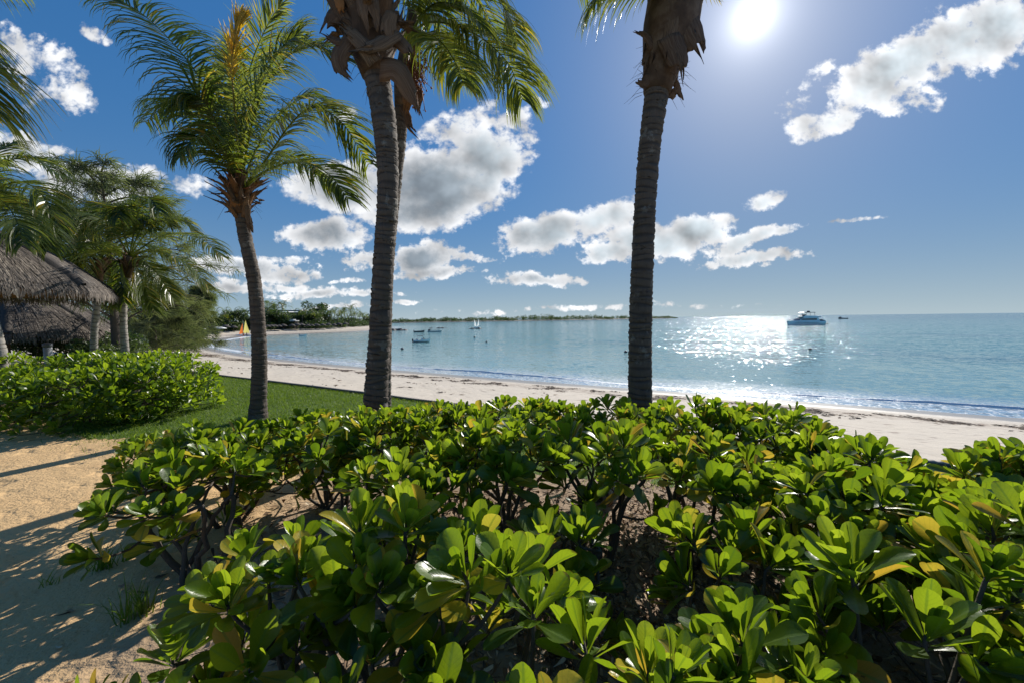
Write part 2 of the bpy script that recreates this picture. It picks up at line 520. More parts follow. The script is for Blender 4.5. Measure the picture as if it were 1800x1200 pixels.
# grass blades (nobody could count them)
m_grass, t = material('grass_blades')
r_, g_, b_ = t.att()
c_ = t.mix(r_, (0.06, 0.125, 0.006), (0.13, 0.195, 0.015))
a_ = t.pbsdf(c_, .5)
tr = t.n('BsdfTranslucent', {'Color': t.mix(r_, (0.15, 0.27, 0.012), (0.28, 0.38, 0.03))}).outputs[0]
t.out(t.n('MixShader', {0: .45, 1: a_, 2: tr}).outputs[0])


def blades(P, h0, h1, w, seed, lean=.5):
    r = np.random.default_rng(seed); n = len(P)
    a = r.uniform(0, 2 * PI, n); hh = r.uniform(h0, h1, n)
    side = np.stack([np.cos(a), np.sin(a), np.zeros(n)], -1) * (w * r.uniform(.6, 1.2, n))[:, None]
    le = np.stack([r.normal(0, 1, n), r.normal(0, 1, n), np.zeros(n)], -1) * (hh * lean)[:, None]
    up = np.array([0, 0, 1.0]) * hh[:, None]
    V = np.stack([P - side, P + side, P + up * .6 + le * .45 + side * .6, P + up * .6 + le * .45 - side * .6, P + up + le], 1).reshape(-1, 3)
    b = np.arange(n)[:, None] * 5
    C = np.repeat(r.uniform(0, 1, n), 5)[:, None] * np.ones((1, 3))
    return V, [b + np.array([[0, 1, 2, 3]]), b + np.array([[3, 2, 4]])], C


n = 210000
tt = rng.uniform(-14, 3.5, n); ssv = rng.uniform(1.3, EDGE - .02, n)
lim = lawn_limit(tt) + 0.16 * vnoise(tt * 4, ssv * 4, 21) + .07 * vnoise(tt * 15, ssv * 15, 22)
ok = ssv > lim - .05 + rng.exponential(.08, n) * np.sign(rng.normal(0, 1, n))
tt, ssv = tt[ok], ssv[ok]
P = np.stack([ssv * SN[0] + tt * STT[0], ssv * SN[1] + tt * STT[1], np.full(len(tt), LAND + .006)], -1)
V, F, C = blades(P, .02, .055, .0035, 5)
tag(mk('grass', V, F, m_grass, C=C), 'short green lawn grass between the sandy path and the beach edging', 'grass', kind='stuff')

# lawn edging: dark band with pale worn humps along the beach side
a = Acc(); tl = np.arange(-24, 16, .035)
hh = LAND + .035 + .022 * np.abs(np.sin(tl * 2 * PI / .14)) + .008 * vnoise(tl * 3, tl * 0, 3)
prof = np.array([(-.03, -.25), (-.03, 0), (.0, .012), (.035, .006), (.05, -.02), (.05, -.35)])
V = np.zeros((len(tl), len(prof), 3)); ssx = EDGE + .01 + .02 * vnoise(tl * .9, tl * 0, 8)
for j, (ds, dz) in enumerate(prof):
    s2 = ssx + ds
    V[:, j, 0] = s2 * SN[0] + tl * STT[0]; V[:, j, 1] = s2 * SN[1] + tl * STT[1]; V[:, j, 2] = hh + dz
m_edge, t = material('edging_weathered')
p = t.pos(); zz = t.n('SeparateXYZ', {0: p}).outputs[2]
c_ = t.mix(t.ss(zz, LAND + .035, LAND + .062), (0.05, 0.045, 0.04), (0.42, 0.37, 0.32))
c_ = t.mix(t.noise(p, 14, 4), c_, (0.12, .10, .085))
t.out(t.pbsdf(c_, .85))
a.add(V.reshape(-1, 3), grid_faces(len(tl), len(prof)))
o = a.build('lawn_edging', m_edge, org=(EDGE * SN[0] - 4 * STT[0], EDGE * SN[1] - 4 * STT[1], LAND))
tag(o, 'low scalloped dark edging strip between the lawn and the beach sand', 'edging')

# ------------------------------------------------------------------ the sea
m_sea, t = material('sea_water')
p = t.pos()
dist, _, _ = t.att()
off = t.m('MULTIPLY', dist, -1.0)
s_ = t.n('VectorMath', {0: p, 1: (0.5, 0.866, 0)}, operation='DOT_PRODUCT').outputs['Value']
t_ = t.n('VectorMath', {0: p, 1: (0.866, -0.5, 0)}, operation='DOT_PRODUCT').outputs['Value']
st = t.n('CombineXYZ', {0: t.m('MULTIPLY', t_, .3), 1: s_, 2: 0.0}).outputs[0]
patch = t.noise(st, .022, 5, .55)
patch2 = t.noise(st, .09, 4, .5)
shal = (0.20, 0.36, 0.36); mid = (0.070, 0.262, 0.280); deep = (0.035, 0.17, 0.235)
c_ = t.mix(t.ss(off, 4, 60), shal, mid)
c_ = t.mix(t.ss(off, 120, 700), c_, deep)
c_ = t.mix(t.m('MULTIPLY', t.ss(patch, .5, .68), .75), c_, deep)
c_ = t.mix(t.m('MULTIPLY', t.ss(patch2, .55, .7), .35), c_, (0.03, .15, .17))
# chop: slopes of small wind waves taken straight from noise, long along the crests
st3 = t.n('CombineXYZ', {0: t.m('MULTIPLY', t_, .55), 1: s_, 2: 0.0}).outputs[0]


def slope(scale, det, k):
    return t.vm('SCALE', t.vm('SUBTRACT', t.noise(st3, scale, det, .6, out=1), (.5, .5, .5)), scale=k)


calm = t.ss(off, 1.0, 45)
gust = t.m('MULTIPLY_ADD', t.noise(st, .05, 3), .9, .55)
sl_ = t.vm('ADD', slope(1.8, 1, 1.1), t.vm('ADD', slope(6.0, 1, 1.15), slope(.33, 1, .35)))
sl_ = t.vm('SCALE', sl_, scale=t.m('MULTIPLY', gust, t.m('MULTIPLY_ADD', calm, .50, .36)))
nr_ = t.vm('NORMALIZE', t.vm('ADD', t.vm('MULTIPLY', sl_, (1, 1, 0)), (0, 0, 1)))
b_ = t.pbsdf(c_, .08, nr_, IOR=1.33)
wash = t.m('ADD', off, t.m('MULTIPLY', t.m('SUBTRACT', t.noise(st, .7, 4), .5), 3.5))
lace = t.ss(t.n('TexVoronoi', {'Vector': t.vm('ADD', p, t.vm('SCALE', t.noise(p, 1.2, 3, out=1), scale=1.1)), 'Scale': 1.3}, feature='DISTANCE_TO_EDGE').outputs[0], .11, .015)
fm = t.m('MULTIPLY', t.m('SUBTRACT', 1.0, t.ss(wash, 1.8, 6.5)), t.m('MULTIPLY_ADD', lace, .50, .45))
fm = t.m('MULTIPLY', fm, t.ss(t.noise(p, 6, 4, .65), .30, .62))
b_ = t.n('MixShader', {0: fm, 1: b_, 2: t.pbsdf((.72, .73, .73), .5)}).outputs[0]
trn = t.n('BsdfTransparent', {'Color': (0.86, .95, .95, 1)}).outputs[0]
shore_n = t.m('MULTIPLY', t.noise(st, .8, 3), 1.0)
op = t.m('MAXIMUM', fm, t.m('MULTIPLY_ADD', t.ss(off, 0.2, 9.0), .72, .28))
gl = t.n('BsdfGlossy', {'Color': (1, 1, 1, 1), 'Roughness': .08, 'Normal': nr_}).outputs[0]
fr = t.n('Fresnel', {'IOR': 1.33, 'Normal': nr_}).outputs[0]
clear = t.n('MixShader', {0: fr, 1: trn, 2: gl}).outputs[0]
t.out(t.n('MixShader', {0: op, 1: clear, 2: b_}).outputs[0])

x, y, F = polar(9, 30000, 380, -95, 100, 330)
d = shore_dist(np.stack([x, y], -1))
keep = d[F].min(1) < 3.0
F = F[keep]; used = np.unique(F); re = np.zeros(len(x), int); re[used] = np.arange(len(used))
c = np.zeros((len(used), 3)); c[:, 0] = d[used]
V = np.stack([x[used], y[used], np.zeros(len(used))], -1)
sea = mk('sea', V, re[F], m_sea, C=c)
tag(sea, kind='structure')

# small breaker along the shore: a ridge with a dark face and a white lip
m_foam, t = material('foam')
p = t.pos()
r_, g_, b_ = t.att()
f = t.ss(t.m('ADD', t.noise(p, 5.0, 6, .7), t.m('MULTIPLY', r_, .80)), .42, .78)
wtr = t.pbsdf((0.30, 0.37, 0.35), .25, t.bump(t.noise(p, 3, 3), .4, .15), IOR=1.33)
fo = t.pbsdf((0.80, 0.82, 0.83), .55, t.bump(t.noise(p, 22, 4), .8, .05))
t.out(t.n('MixShader', {0: f, 1: wtr, 2: fo}).outputs[0])


def along_shore(i0, i1, step):
    P = SHORE; L = np.concatenate([[0], np.cumsum(np.hypot(*np.diff(P, axis=0).T))])
    l = np.arange(np.interp(i0, np.arange(len(P)), L), np.interp(i1, np.arange(len(P)), L), step)
    Q = np.stack([np.interp(l, L, P[:, 0]), np.interp(l, L, P[:, 1])], -1)
    T = nrm(np.gradient(Q, axis=0)); T = nrm(np.apply_along_axis(lambda c: np.convolve(np.pad(c, 12, 'edge'), np.ones(25) / 25, 'valid'), 0, T))
    return l, Q, np.stack([T[:, 1], -T[:, 0]], -1)      # seaward normal


def iof(x, y): return int(np.argmin(np.hypot(SHORE[:, 0] - x, SHORE[:, 1] - y)))


def wave(off0, hgt, wid, seed, i0, i1, step=.18):
    l, Q, Nn = along_shore(i0, i1, step)
    r = vnoise(l * .16, l * 0, seed); r2 = vnoise(l * .9, l * 0, seed + 1); r3 = vnoise(l * 4.0, l * 0, seed + 2)
    amp = hgt * np.clip(.55 + .75 * r + .30 * r2, .04, 1.6)
    o = off0 + .9 * r + .18 * r2 + .05 * r3
    pr = np.array([(-1.0, -.02, 0.0), (-.62, .12, .35), (-.42, .55, .75), (-.28, .98, 1.0), (-.05, 1.0, 1.0), (.25, .80, .45), (.6, .4, .12), (1.2, .1, 0), (1.9, -.03, 0)])
    V = np.zeros((len(l), len(pr), 3)); C = np.zeros((len(l), len(pr), 3))
    for j, (a_, b_, c_) in enumerate(pr):
        k = o + a_ * wid
        V[:, j, :2] = Q + Nn * k[:, None]
        V[:, j, 2] = .004 + amp * b_ * (1 + .25 * r3) + np.where(b_ < 0, -.03, 0)
        C[:, j, 0] = max(c_, .25) * np.clip(.70 + .30 * r + .3 * r2, .3, 1)
    return V.reshape(-1, 3), grid_faces(len(l), len(pr))[:, ::-1], C.reshape(-1, 3)


a = Acc()
a.add(*wave(2.0, .07, .24, 41, iof(110, -31), iof(-46, 64)))
o = a.build('breaker', m_foam); tag(o, kind='structure')
a = Acc()
a.add(*wave(1.6, .10, .6, 71, iof(-46, 64), iof(-92, 138)))
o = a.build('ripple', m_foam); tag(o, kind='structure')

# seaweed left by the tide: brown scraps in a ragged line and loose over the sand
m_weed, t = material('dry_seaweed')
r_, g_, b_ = t.att()
t.out(t.pbsdf(t.ramp(r_, [(0, (.030, .019, .012)), (.6, (.11, .065, .038)), (1, (.24, .16, .10))]), .85))
r = np.random.default_rng(91); n = 42000
ii = r.uniform(iof(60, -2), iof(-60, 78), n)
Q = np.stack([np.interp(ii, np.arange(len(SHORE)), SHORE[:, k]) for k in (0, 1)], -1)
Tn = nrm(np.stack([np.interp(ii, np.arange(len(SHORE)), np.gradient(SHORE[:, k])) for k in (0, 1)], -1))
line = 5.6 + 1.1 * vnoise(ii * 1.1, ii * 0, 14) + .5 * vnoise(ii * 5, ii * 0, 15)
off = np.where(r.random(n) < .72, line + r.normal(0, .95, n) * (1 + .6 * vnoise(ii * 2, ii * 0, 19)), r.uniform(4, 20, n))
Q = Q + np.stack([-Tn[:, 1], Tn[:, 0]], -1) * off[:, None]
clump = vnoise(Q[:, 0] * 1.3, Q[:, 1] * 1.3, 16) + .6 * vnoise(Q[:, 0] * 4, Q[:, 1] * 4, 17)
near_ = np.abs(off - line) < 2.2
ok = (clump > np.where(near_, .12, .8)) & (off > 3.0)
Q = Q[ok]; n = len(Q); d = shore_dist(Q); z = height(Q[:, 0], Q[:, 1], d)
a_ = np.arctan2(STT[1], STT[0]) + r.normal(0, .8, n); L = r.uniform(.03, .15, n) * np.where(near_[ok], 1, 1.2)
ux = np.stack([np.cos(a_), np.sin(a_), r.normal(0, .12, n)], -1) * L[:, None]; uy = np.stack([-np.sin(a_), np.cos(a_), r.normal(0, .25, n)], -1) * (L * r.uniform(.15, .4, n))[:, None]
c0 = np.column_stack([Q, z + .012 + r.uniform(0, .03, n)])
V = np.stack([c0 - ux, c0 - ux * .2 + uy + [0, 0, .012], c0 + ux, c0 + ux * .1 - uy], 1).reshape(-1, 3)
tag(mk('seaweed', V, np.arange(4 * n).reshape(-1, 4), m_weed, C=np.repeat(r.uniform(0, 1, n), 4)[:, None] * np.array([[1, 0, 0]])), 'brown dry seaweed scraps in a ragged line along the beach', 'seaweed', kind='stuff')
# ------------------------------------------------------------------ beach naupaka shrubs
m_leaf, t = material('naupaka_leaf')
r_, g_, b_ = t.att()
p = t.obj()
gr = t.ramp(r_, [(0.0, (0.042, 0.084, 0.007)), (.45, (0.072, 0.138, 0.010)), (.93, (0.125, 0.205, 0.014)), (.955, (0.34, 0.33, 0.03)), (.985, (0.58, 0.42, 0.03)), (1.0, (0.34, 0.18, 0.05))])
tc = t.ramp(r_, [(0.0, (0.18, 0.30, 0.010)), (.45, (0.32, 0.45, 0.014)), (.93, (0.50, 0.62, 0.03)), (.955, (0.60, 0.55, 0.05)), (1.0, (0.65, 0.42, 0.04))])
blot = t.ss(t.noise(p, 11, 3, .6), .62, .75)
gr = t.mix(t.m('MULTIPLY', blot, .35), gr, (0.10, 0.15, 0.02))
spot = t.m('MULTIPLY', t.ss(t.noise(p, 34, 3, .6), .68, .73), t.ss(t.noise(p, 2.2, 2), .48, .60))
tip = t.m('MULTIPLY', t.ss(t.m('ADD', b_, t.m('MULTIPLY', t.noise(p, 26, 3), .12)), 1.00, 1.06), t.ss(t.noise(p, 3.1, 2), .50, .56))
mark = t.m('MAXIMUM', spot, tip)
gr = t.mix(t.m('MULTIPLY', mark, .85), gr, (0.16, 0.085, 0.03)); tc = t.mix(t.m('MULTIPLY', mark, .85), tc, (0.10, 0.05, 0.01))
rib = t.m('SUBTRACT', 1.0, t.ss(g_, .05, .17))
gr = t.mix(t.m('MULTIPLY', rib, .55), gr, (0.20, 0.30, 0.06))
tc = t.mix(t.m('MULTIPLY', rib, .5), tc, (0.10, 0.20, 0.015))
vein = t.n('TexWave', {'Vector': t.n('CombineXYZ', {0: t.m('SUBTRACT', b_, t.m('MULTIPLY', g_, .22)), 1: 0.0, 2: 0.0}).outputs[0], 'Scale': 3.2, 'Distortion': 0.0}, wave_type='BANDS', bands_direction='X').outputs['Fac']
tc = t.mix(t.m('MULTIPLY', t.ss(vein, .75, 1.0), .12), tc, (0.08, 0.18, 0.01))
nr_ = t.bump(t.m('ADD', t.m('MULTIPLY', t.ss(vein, .6, 1.0), .07), t.noise(p, 30, 3)), 0.30, .005)
a_ = t.pbsdf(gr, t.m('MULTIPLY_ADD', t.noise(p, 16, 3), .22, .20), nr_, Specular_IOR_Level=.55)
tr = t.n('BsdfTranslucent', {'Color': tc, 'Normal': nr_}).outputs[0]
t.out(t.n('MixShader', {0: .50, 1: a_, 2: tr}).outputs[0])

m_stem, t = material('naupaka_stem')
p = t.obj()
c_ = t.mix(t.noise(p, 18, 5, .6), (0.045, 0.035, 0.028), (0.13, 0.105, 0.08))
t.out(t.pbsdf(c_, .85, t.bump(t.noise(p, 60, 4), .7, .006)))


def leaf_shape(L, W, cup, bend, roll, nr=8, nc=5, twist=0.0, seed=0):
    rr = np.random.default_rng(seed)
    if nr >= 8:
        tt = np.array([0, .12, .30, .50, .68, .82, .92, .975, 1.0]); ww = np.array([.10, .15, .40, .74, .97, .99, .78, .47, .16])
    else:
        tt = np.array([0, .3, .6, .85, 1.0]); ww = np.array([.1, .40, .90, .95, .3])
    cc = np.linspace(-1, 1, nc)
    T, Cc = np.meshgrid(tt, cc, indexing='ij')
    Wd = ww[:, None] * W * Cc
    # bend along the length as an arc
    ang = bend * T
    yy = np.where(abs(bend) > 1e-3, np.sin(ang) / (bend if abs(bend) > 1e-3 else 1), T) * L
    zz = np.where(abs(bend) > 1e-3, (1 - np.cos(ang)) / (bend if abs(bend) > 1e-3 else 1), 0) * L
    z2 = cup * (Cc ** 2) * ww[:, None] * W - roll * np.maximum(T - .8, 0) * L + .05 * W * np.sin(T * 7 + Cc * 2 + rr.uniform(0, 6)) * np.abs(Cc)
    tw = twist * T
    xx = Wd * np.cos(tw); z3 = zz + z2 + Wd * np.sin(tw)
    V = np.stack([xx, yy, z3], -1).reshape(-1, 3)
    return V, grid_faces(len(tt), nc), np.stack([np.abs(Cc), T], -1).reshape(-1, 2)


def rosette(seed, n=15, lo=False):
    """leaves round the tip of a shoot, base at the origin, shoot along +Z"""
    r = np.random.default_rng(seed); Vs = []; Fs = []; Cs = []; k = 0
    for i in range(n):
        f = i / (n - 1)
        az = i * 2.39996 + r.normal(0, .18)
        pit = R(np.interp(f, [0, .25, .6, 1], [82, 70, 52, 16]) + r.normal(0, 7))
        L = np.interp(f, [0, .2, .5, 1], [.06, .105, .135, .145]) * r.uniform(.82, 1.12)
        W = L * r.uniform(.15, .255)
        V, F, c2 = leaf_shape(L, W, r.uniform(.05, .5), r.uniform(-.55, .35) if f > .3 else r.uniform(.0, .5), r.uniform(0, .2), 5 if lo else 8, 3 if lo else 5, r.normal(0, .3), seed * 100 + i)
        V = V @ np.array([[1, 0, 0], [0, math.cos(pit), -math.sin(pit)], [0, math.sin(pit), math.cos(pit)]]).T
        V[:, 1] += .008
        V[:, 2] -= f * .055
        ca, sa = math.cos(az), math.sin(az)
        V = np.stack([V[:, 0] * ca - V[:, 1] * sa, V[:, 0] * sa + V[:, 1] * ca, V[:, 2]], -1)
        rv = np.clip(r.normal(.62 - .45 * f, .16), 0, .92)
        if f > .55 and r.random() < (.03 if lo else .19): rv = r.uniform(.955, 1.0)
        Vs.append(V); Fs.append(F + k); k += len(V)
        Cs.append(np.concatenate([np.full((len(V), 1), rv), c2], 1))
    return np.concatenate(Vs), np.concatenate(Fs), np.concatenate(Cs)


ROS_HI = [rosette(s, 14 + s % 7) for s in range(18)]
ROS_LO = [rosette(50 + s, 10 + s % 4, True) for s in range(10)]


def basis(n_, spin):
    n_ = n_ / np.linalg.norm(n_)
    a = np.array([1.0, 0, 0]) if abs(n_[0]) < .8 else np.array([0, 1.0, 0])
    u = np.cross(a, n_); u /= np.linalg.norm(u); v_ = np.cross(n_, u)
    c, s = math.cos(spin), math.sin(spin)
    return np.stack([u * c + v_ * s, -u * s + v_ * c, n_], 0)   # rows: local axes


def shrub(x, y, rx, ry, ztop, zbot, label, nros, seed, lo=False, rot=0.0, group=None, full=False, size=1.0, stems=5, low_share=.22):
    r = np.random.default_rng(seed)
    base = np.array([x, y, LAND])
    th = thing('naupaka_shrub', base, label, 'shrub', group)
    A = Acc(); S = Acc(); pts = []; tries = 0
    mind = (.115 if not lo else .13) * size
    while len(pts) < nros and tries < nros * 40:
        tries += 1
        ph = r.uniform(0, 2 * PI); rad = math.sqrt(r.uniform(0, 1))
        wob = 1 + .13 * math.sin(3 * ph + seed) + .08 * math.sin(5 * ph + seed * 2)
        rr_ = rad * wob
        px_, py_ = rx * rr_ * math.cos(ph), ry * rr_ * math.sin(ph)
        c, s = math.cos(rot), math.sin(rot); px_, py_ = px_ * c - py_ * s, px_ * s + py_ * c
        dome = math.sqrt(max(0, 1 - min(rad, 1) ** 2 * .92))
        inner = r.random() < low_share
        top = zbot + (ztop - zbot) * dome + r.normal(0, .035)
        if full:
            zz = r.uniform(.06, 1) ** .8 * top if (rad > .72 or inner) else top
        else:
            zz = top - (r.uniform(.12, .42) if inner else 0)
        if zz < .06: continue
        q = np.array([x + px_, y + py_, LAND + zz])
        if any(abs(q[0] - w_[0]) + abs(q[1] - w_[1]) + abs(q[2] - w_[2]) < mind * 1.25 for w_, _ in pts): continue
        nn = np.array([px_ / rx * 1.0, py_ / ry * 1.0, .55 + .9 * dome - (.4 if inner else 0)]) + r.normal(0, .22, 3)
        nn += np.array([sun_dir[0], sun_dir[1], 0]) * .15
        pts.append((q, nrm(nn)))
    # main branches
    nodes = []
    for b in range(stems):
        a = 2 * PI * b / stems + r.uniform(-.5, .5)
        e = np.array([x + rx * .55 * math.cos(a), y + ry * .55 * math.sin(a), LAND + zbot + (ztop - zbot) * r.uniform(.1, .5)])
        b0 = base + np.array([r.normal(0, .06), r.normal(0, .06), -.04])
        midp = (b0 + e) / 2 + np.array([r.normal(0, .07), r.normal(0, .07), r.uniform(-.03, .08)])
        Q = catmull([b0, midp, e], 9)
        Q[1:-1] += r.normal(0, .008, (7, 3))
        V, F = tube(Q, np.linspace(.018, .008, 9) * r.uniform(.7, 1.25) * size, 7); S.add(V, F)
        nodes += list(Q[4:])
    nodes = np.array(nodes)
    src = ROS_LO if lo else ROS_HI
    for q, nn in pts:
        Vr, Fr, Cr = src[r.integers(len(src))]
        sc = r.uniform(.78, 1.15) * size
        W = (Vr * sc * np.array([1, 1, r.uniform(.85, 1.15)])) @ basis(nn, r.uniform(0, 2 * PI)) + q
        Cc = Cr.copy(); Cc[:, 0] = np.where(Cc[:, 0] < .93, np.clip(Cc[:, 0] + r.normal(0, .12), 0, .92), Cc[:, 0])
        A.add(W, Fr, Cc)
        if lo and r.random() < .5: continue
        cand = nodes - q; dd = np.linalg.norm(cand, axis=1) + np.maximum(cand[:, 2], 0) * 3
        nb = nodes[np.argmin(dd)]
        L = np.linalg.norm(nb - q)
        Q = catmull([nb, nb * .45 + q * .55 - nn * .16 * L + np.array([0, 0, -.05 * L]), q - nn * .05 * sc, q + nn * .02], 7)
        V, F = tube(Q, np.linspace(.0075, .0045, 7) * size, 5, False); S.add(V, F)
    S.build('stems', m_stem, th)
    A.build('foliage', m_leaf, th)
    return th


HG = 'naupaka shrubs of the front hedge'
HEDGE = [
    # x, y, rx, ry, top, canopy bottom, rosettes, label
    (-3.0, 3.5, .55, .45, .64, .30, 36, 'lowest naupaka shrub at the hedge tip, short grass showing beside it'),
    (-2.30, 3.15, .62, .55, 0.74, .42, 52, 'leafy naupaka shrub at the far path corner of the hedge, between lawn and sandy path'),
    (-1.62, 3.45, .72, .62, 0.75, .50, 62, 'naupaka shrub standing in front of the slim fan-crowned palm trunk'),
    (-.80, 3.45, .75, .62, 0.79, .50, 62, 'naupaka shrub standing in front of the twin palm trunks'),
    (.02, 3.45, .75, .50, 0.84, .58, 40, 'tallest naupaka shrub of the far hedge row, just right of the twin palm trunks'),
    (.80, 3.46, .78, .46, 0.82, .60, 34, 'naupaka shrub in the far hedge row, halfway between twin trunks and lone dark trunk'),
    (1.45, 3.32, .70, .46, 0.82, .60, 34, 'naupaka shrub at the foot of the lone dark palm trunk under the sun'),
    (2.02, 3.10, .60, .56, 0.83, .48, 52, 'naupaka shrub in the far row just beyond the lone dark trunk, glitter behind it'),
    (2.28, 2.86, .34, .40, 0.73, .38, 24, 'seaward end shrub of the far hedge row, beach sand beside it'),
    (-2.05, 2.45, .48, .42, 0.74, .48, 22, 'sprawling naupaka shrub leaning over the sandy path with drooping lower leaves'),
    (-.62, 2.25, .42, .36, 0.81, .55, 20, 'naupaka shrub with pale upright leaves in the middle of the hedge gap edge'),
    (-.10, 2.50, .44, .36, 0.89, .60, 20, 'naupaka shrub with large broad rosettes in front of the far hedge row'),
    (.62, 2.50, .50, .36, 0.86, .60, 20, 'naupaka shrub with bare dark leaning stems above the leaf litter'),
    (1.18, 2.42, .40, .32, 0.80, .56, 16, 'naupaka shrub on a dense cluster of black upright stems'),
    (2.16, 2.42, .40, .34, .82, .35, 26, 'low naupaka shrub hiding the lawn edge, between the row end and the frame-edge shrub'),
    (2.66, 2.02, .50, .44, 0.84, .30, 38, 'big naupaka shrub at the frame edge nearest the open beach sand'),
    (1.72, 2.00, .50, .42, 0.82, .35, 34, 'dark glossy naupaka shrub right of the black stem cluster'),
    (2.10, 1.45, .55, .42, 0.92, .25, 36, 'naupaka shrub with wide fleshy leaves below the frame-edge shrub'),
    (1.35, 1.22, .42, .32, 0.82, .25, 22, 'near naupaka shrub with long yellow drooping leaves'),
    (1.52, .86, .30, .24, 0.78, .2, 13, 'nearest naupaka shrub in the bottom right corner'),
    (.74, 1.04, .34, .28, 0.72, .3, 15, 'low naupaka shrub with a neat open rosette and one yellow leaf'),
    (.34, .98, .30, .24, 0.70, .3, 13, 'small naupaka shrub with narrow upright leaves at the bottom edge under the litter gap'),
    (-.08, 1.28, .34, .28, 0.88, .4, 14, 'naupaka shrub with stiff upright rosettes in the middle foreground'),
    (-.52, 1.42, .38, .30, 0.93, .45, 16, 'naupaka shrub with big round backlit leaves left of the stiff upright one'),
    (-.90, 1.42, .32, .28, 0.82, .4, 12, 'naupaka shrub with broad cupped leaves above the shaded sand'),
    (-.48, 1.00, .30, .24, 0.72, .3, 10, 'dark shaded naupaka shrub at the bottom edge below the big round leaves'),
    (.02, .92, .26, .20, 0.66, .3, 10, 'naupaka shrub with fleshy pale leaves at the very bottom, below the stiff upright rosettes'),
    (.28, 1.92, .28, .24, .60, .36, 10, 'small dark naupaka shrub in the litter gap behind the bottom edge rosettes'),
    (.98, 1.72, .32, .26, .66, .36, 13, 'knee-high naupaka shrub at the right rim of the litter gap'),
    (-1.22, 1.36, .26, .24, 0.46, .2, 7, 'low naupaka sprout in its own shade beside the sandy path'),
]
for i, (x, y, rx, ry, zt, zb, nr, lab) in enumerate(HEDGE):
    shrub(x, y, rx, ry, zt, zb, lab, int(nr * 1.18), 100 + i, group=HG, low_share=.06 if 'far hedge row' in lab or 'lone dark palm' in lab else .2, stems=9 if nr > 40 else 6, size=1.14 if y < 2.6 else .96)

LG = 'naupaka shrubs of the clipped hedge by the umbrellas'
LEFT = [
    (-6.3, 6.9, .72, .9, .90, 'rounded end of the clipped naupaka hedge touching the lawn'),
    (-7.0, 6.5, 1.05, .95, .84, 'front clipped naupaka shrub beside the sandy path, next to the hedge end'),
    (-8.5, 6.5, 1.1, 1.0, .80, 'front clipped naupaka shrub beside the sandy path, at the frame edge'),
    (-7.6, 8.3, 1.05, 1.1, .96, 'clipped naupaka shrub in front of the grey ringed palm trunk'),
    (-9.0, 8.3, 1.3, 1.1, .96, 'clipped naupaka shrub in front of the lower thatched umbrella'),
    (-11.2, 8.2, 1.3, 1.1, .94, 'clipped naupaka shrub below the leaning grey trunk at the frame edge'),
]
for i, (x, y, rx, ry, zt, lab) in enumerate(LEFT):
    shrub(x, y, rx, ry, zt, zt * .62, lab, 190 if i < 3 else 170, 300 + i, lo=True, group=LG, full=True, size=1.05, low_share=.35)

# dry leaves lying under the hedge (nobody could count them)
m_lit, t = material('dry_leaves')
r_, g_, b_ = t.att()
c_ = t.ramp(r_, [(0, (0.10, 0.06, 0.035)), (.5, (0.36, 0.22, 0.115)), (.85, (0.52, 0.37, 0.21)), (1.0, (0.70, 0.58, 0.42))])
t.out(t.pbsdf(c_, .75))
n = 8000
xs = np.where(rng.random(n) < .6, rng.normal(.6, .9, n), rng.uniform(-2.6, 3.4, n)); ysn = np.where(rng.random(n) < .6, rng.normal(2.4, .6, n), rng.uniform(.75, 3.7, n))
ok = (xs > -2.3 + .5 * (3.0 - ysn)) | (rng.random(n) < .07); xs, ysn = xs[ok], ysn[ok]; n = len(xs)
a = Acc()
LV, LF, LC = leaf_shape(1, .22, .5, .9, .3, 5, 3)
for i in range(n):
    L = rng.uniform(.025, .085)
    V = LV * L * np.array([rng.uniform(.4, 1.3), 1, rng.uniform(.3, 1.4)])
    nn = np.array([rng.normal(0, .35), rng.normal(0, .35), 1.0])
    a.add(V @ basis(nn, rng.uniform(0, 6.3)) + np.array([xs[i], ysn[i], LAND + .014 + rng.uniform(0, .012)]), LF, np.array([rng.uniform(0, 1) ** 1.3, 0, 0]))
tag(a.build('leaf_litter', m_lit), 'brown dry fallen leaves on the shaded soil under the hedge', 'leaf litter', kind='stuff')
# dead twigs among them
a = Acc()
for i in range(260):
    x0, y0 = rng.uniform(-2.0, 3.2), rng.uniform(1.4, 3.6); an = rng.uniform(0, 6.3); L = rng.uniform(.06, .32)
    Q = np.array([[x0, y0, LAND + .02], [x0 + math.cos(an) * L * .5, y0 + math.sin(an) * L * .5, LAND + .025 + rng.uniform(0, .03)], [x0 + math.cos(an + .4) * L, y0 + math.sin(an + .4) * L, LAND + .02]])
    V, F = tube(Q, [.003, .0028, .0015], 4); a.add(V, F)
tag(a.build('twigs', m_stem), 'thin dead twigs lying among the dry leaves under the hedge', 'twigs', kind='stuff')
# sparse weeds at the path edge
WP = [(85, 1029, .09, 14, 'tiny lone grass tuft sprouting from the open sandy path'), (185, 1000, .20, 60, 'taller weedy grass tuft in the shade beside the sandy path'), (240, 1085, .24, 80, 'thickest weedy grass tuft by the low naupaka sprout'), (165, 770, .07, 60, 'short grass tuft at the lawn corner beside the clipped hedge')]
for (px, py, hgt, nb, lab) in WP:
    q = atz(px, py, LAND)
    P = np.stack([q[0] + rng.normal(0, .012 + hgt * .12, nb), q[1] + rng.normal(0, .012 + hgt * .12, nb), np.full(nb, LAND + .005)], -1)
    V, F, C = blades(P, hgt * .4, hgt, .004, int(px), .35)
    o = mk('grass_tuft', V, F, m_grass, C=C, org=(q[0], q[1], LAND)); tag(o, lab, 'grass tuft', 'weeds at the path edge')
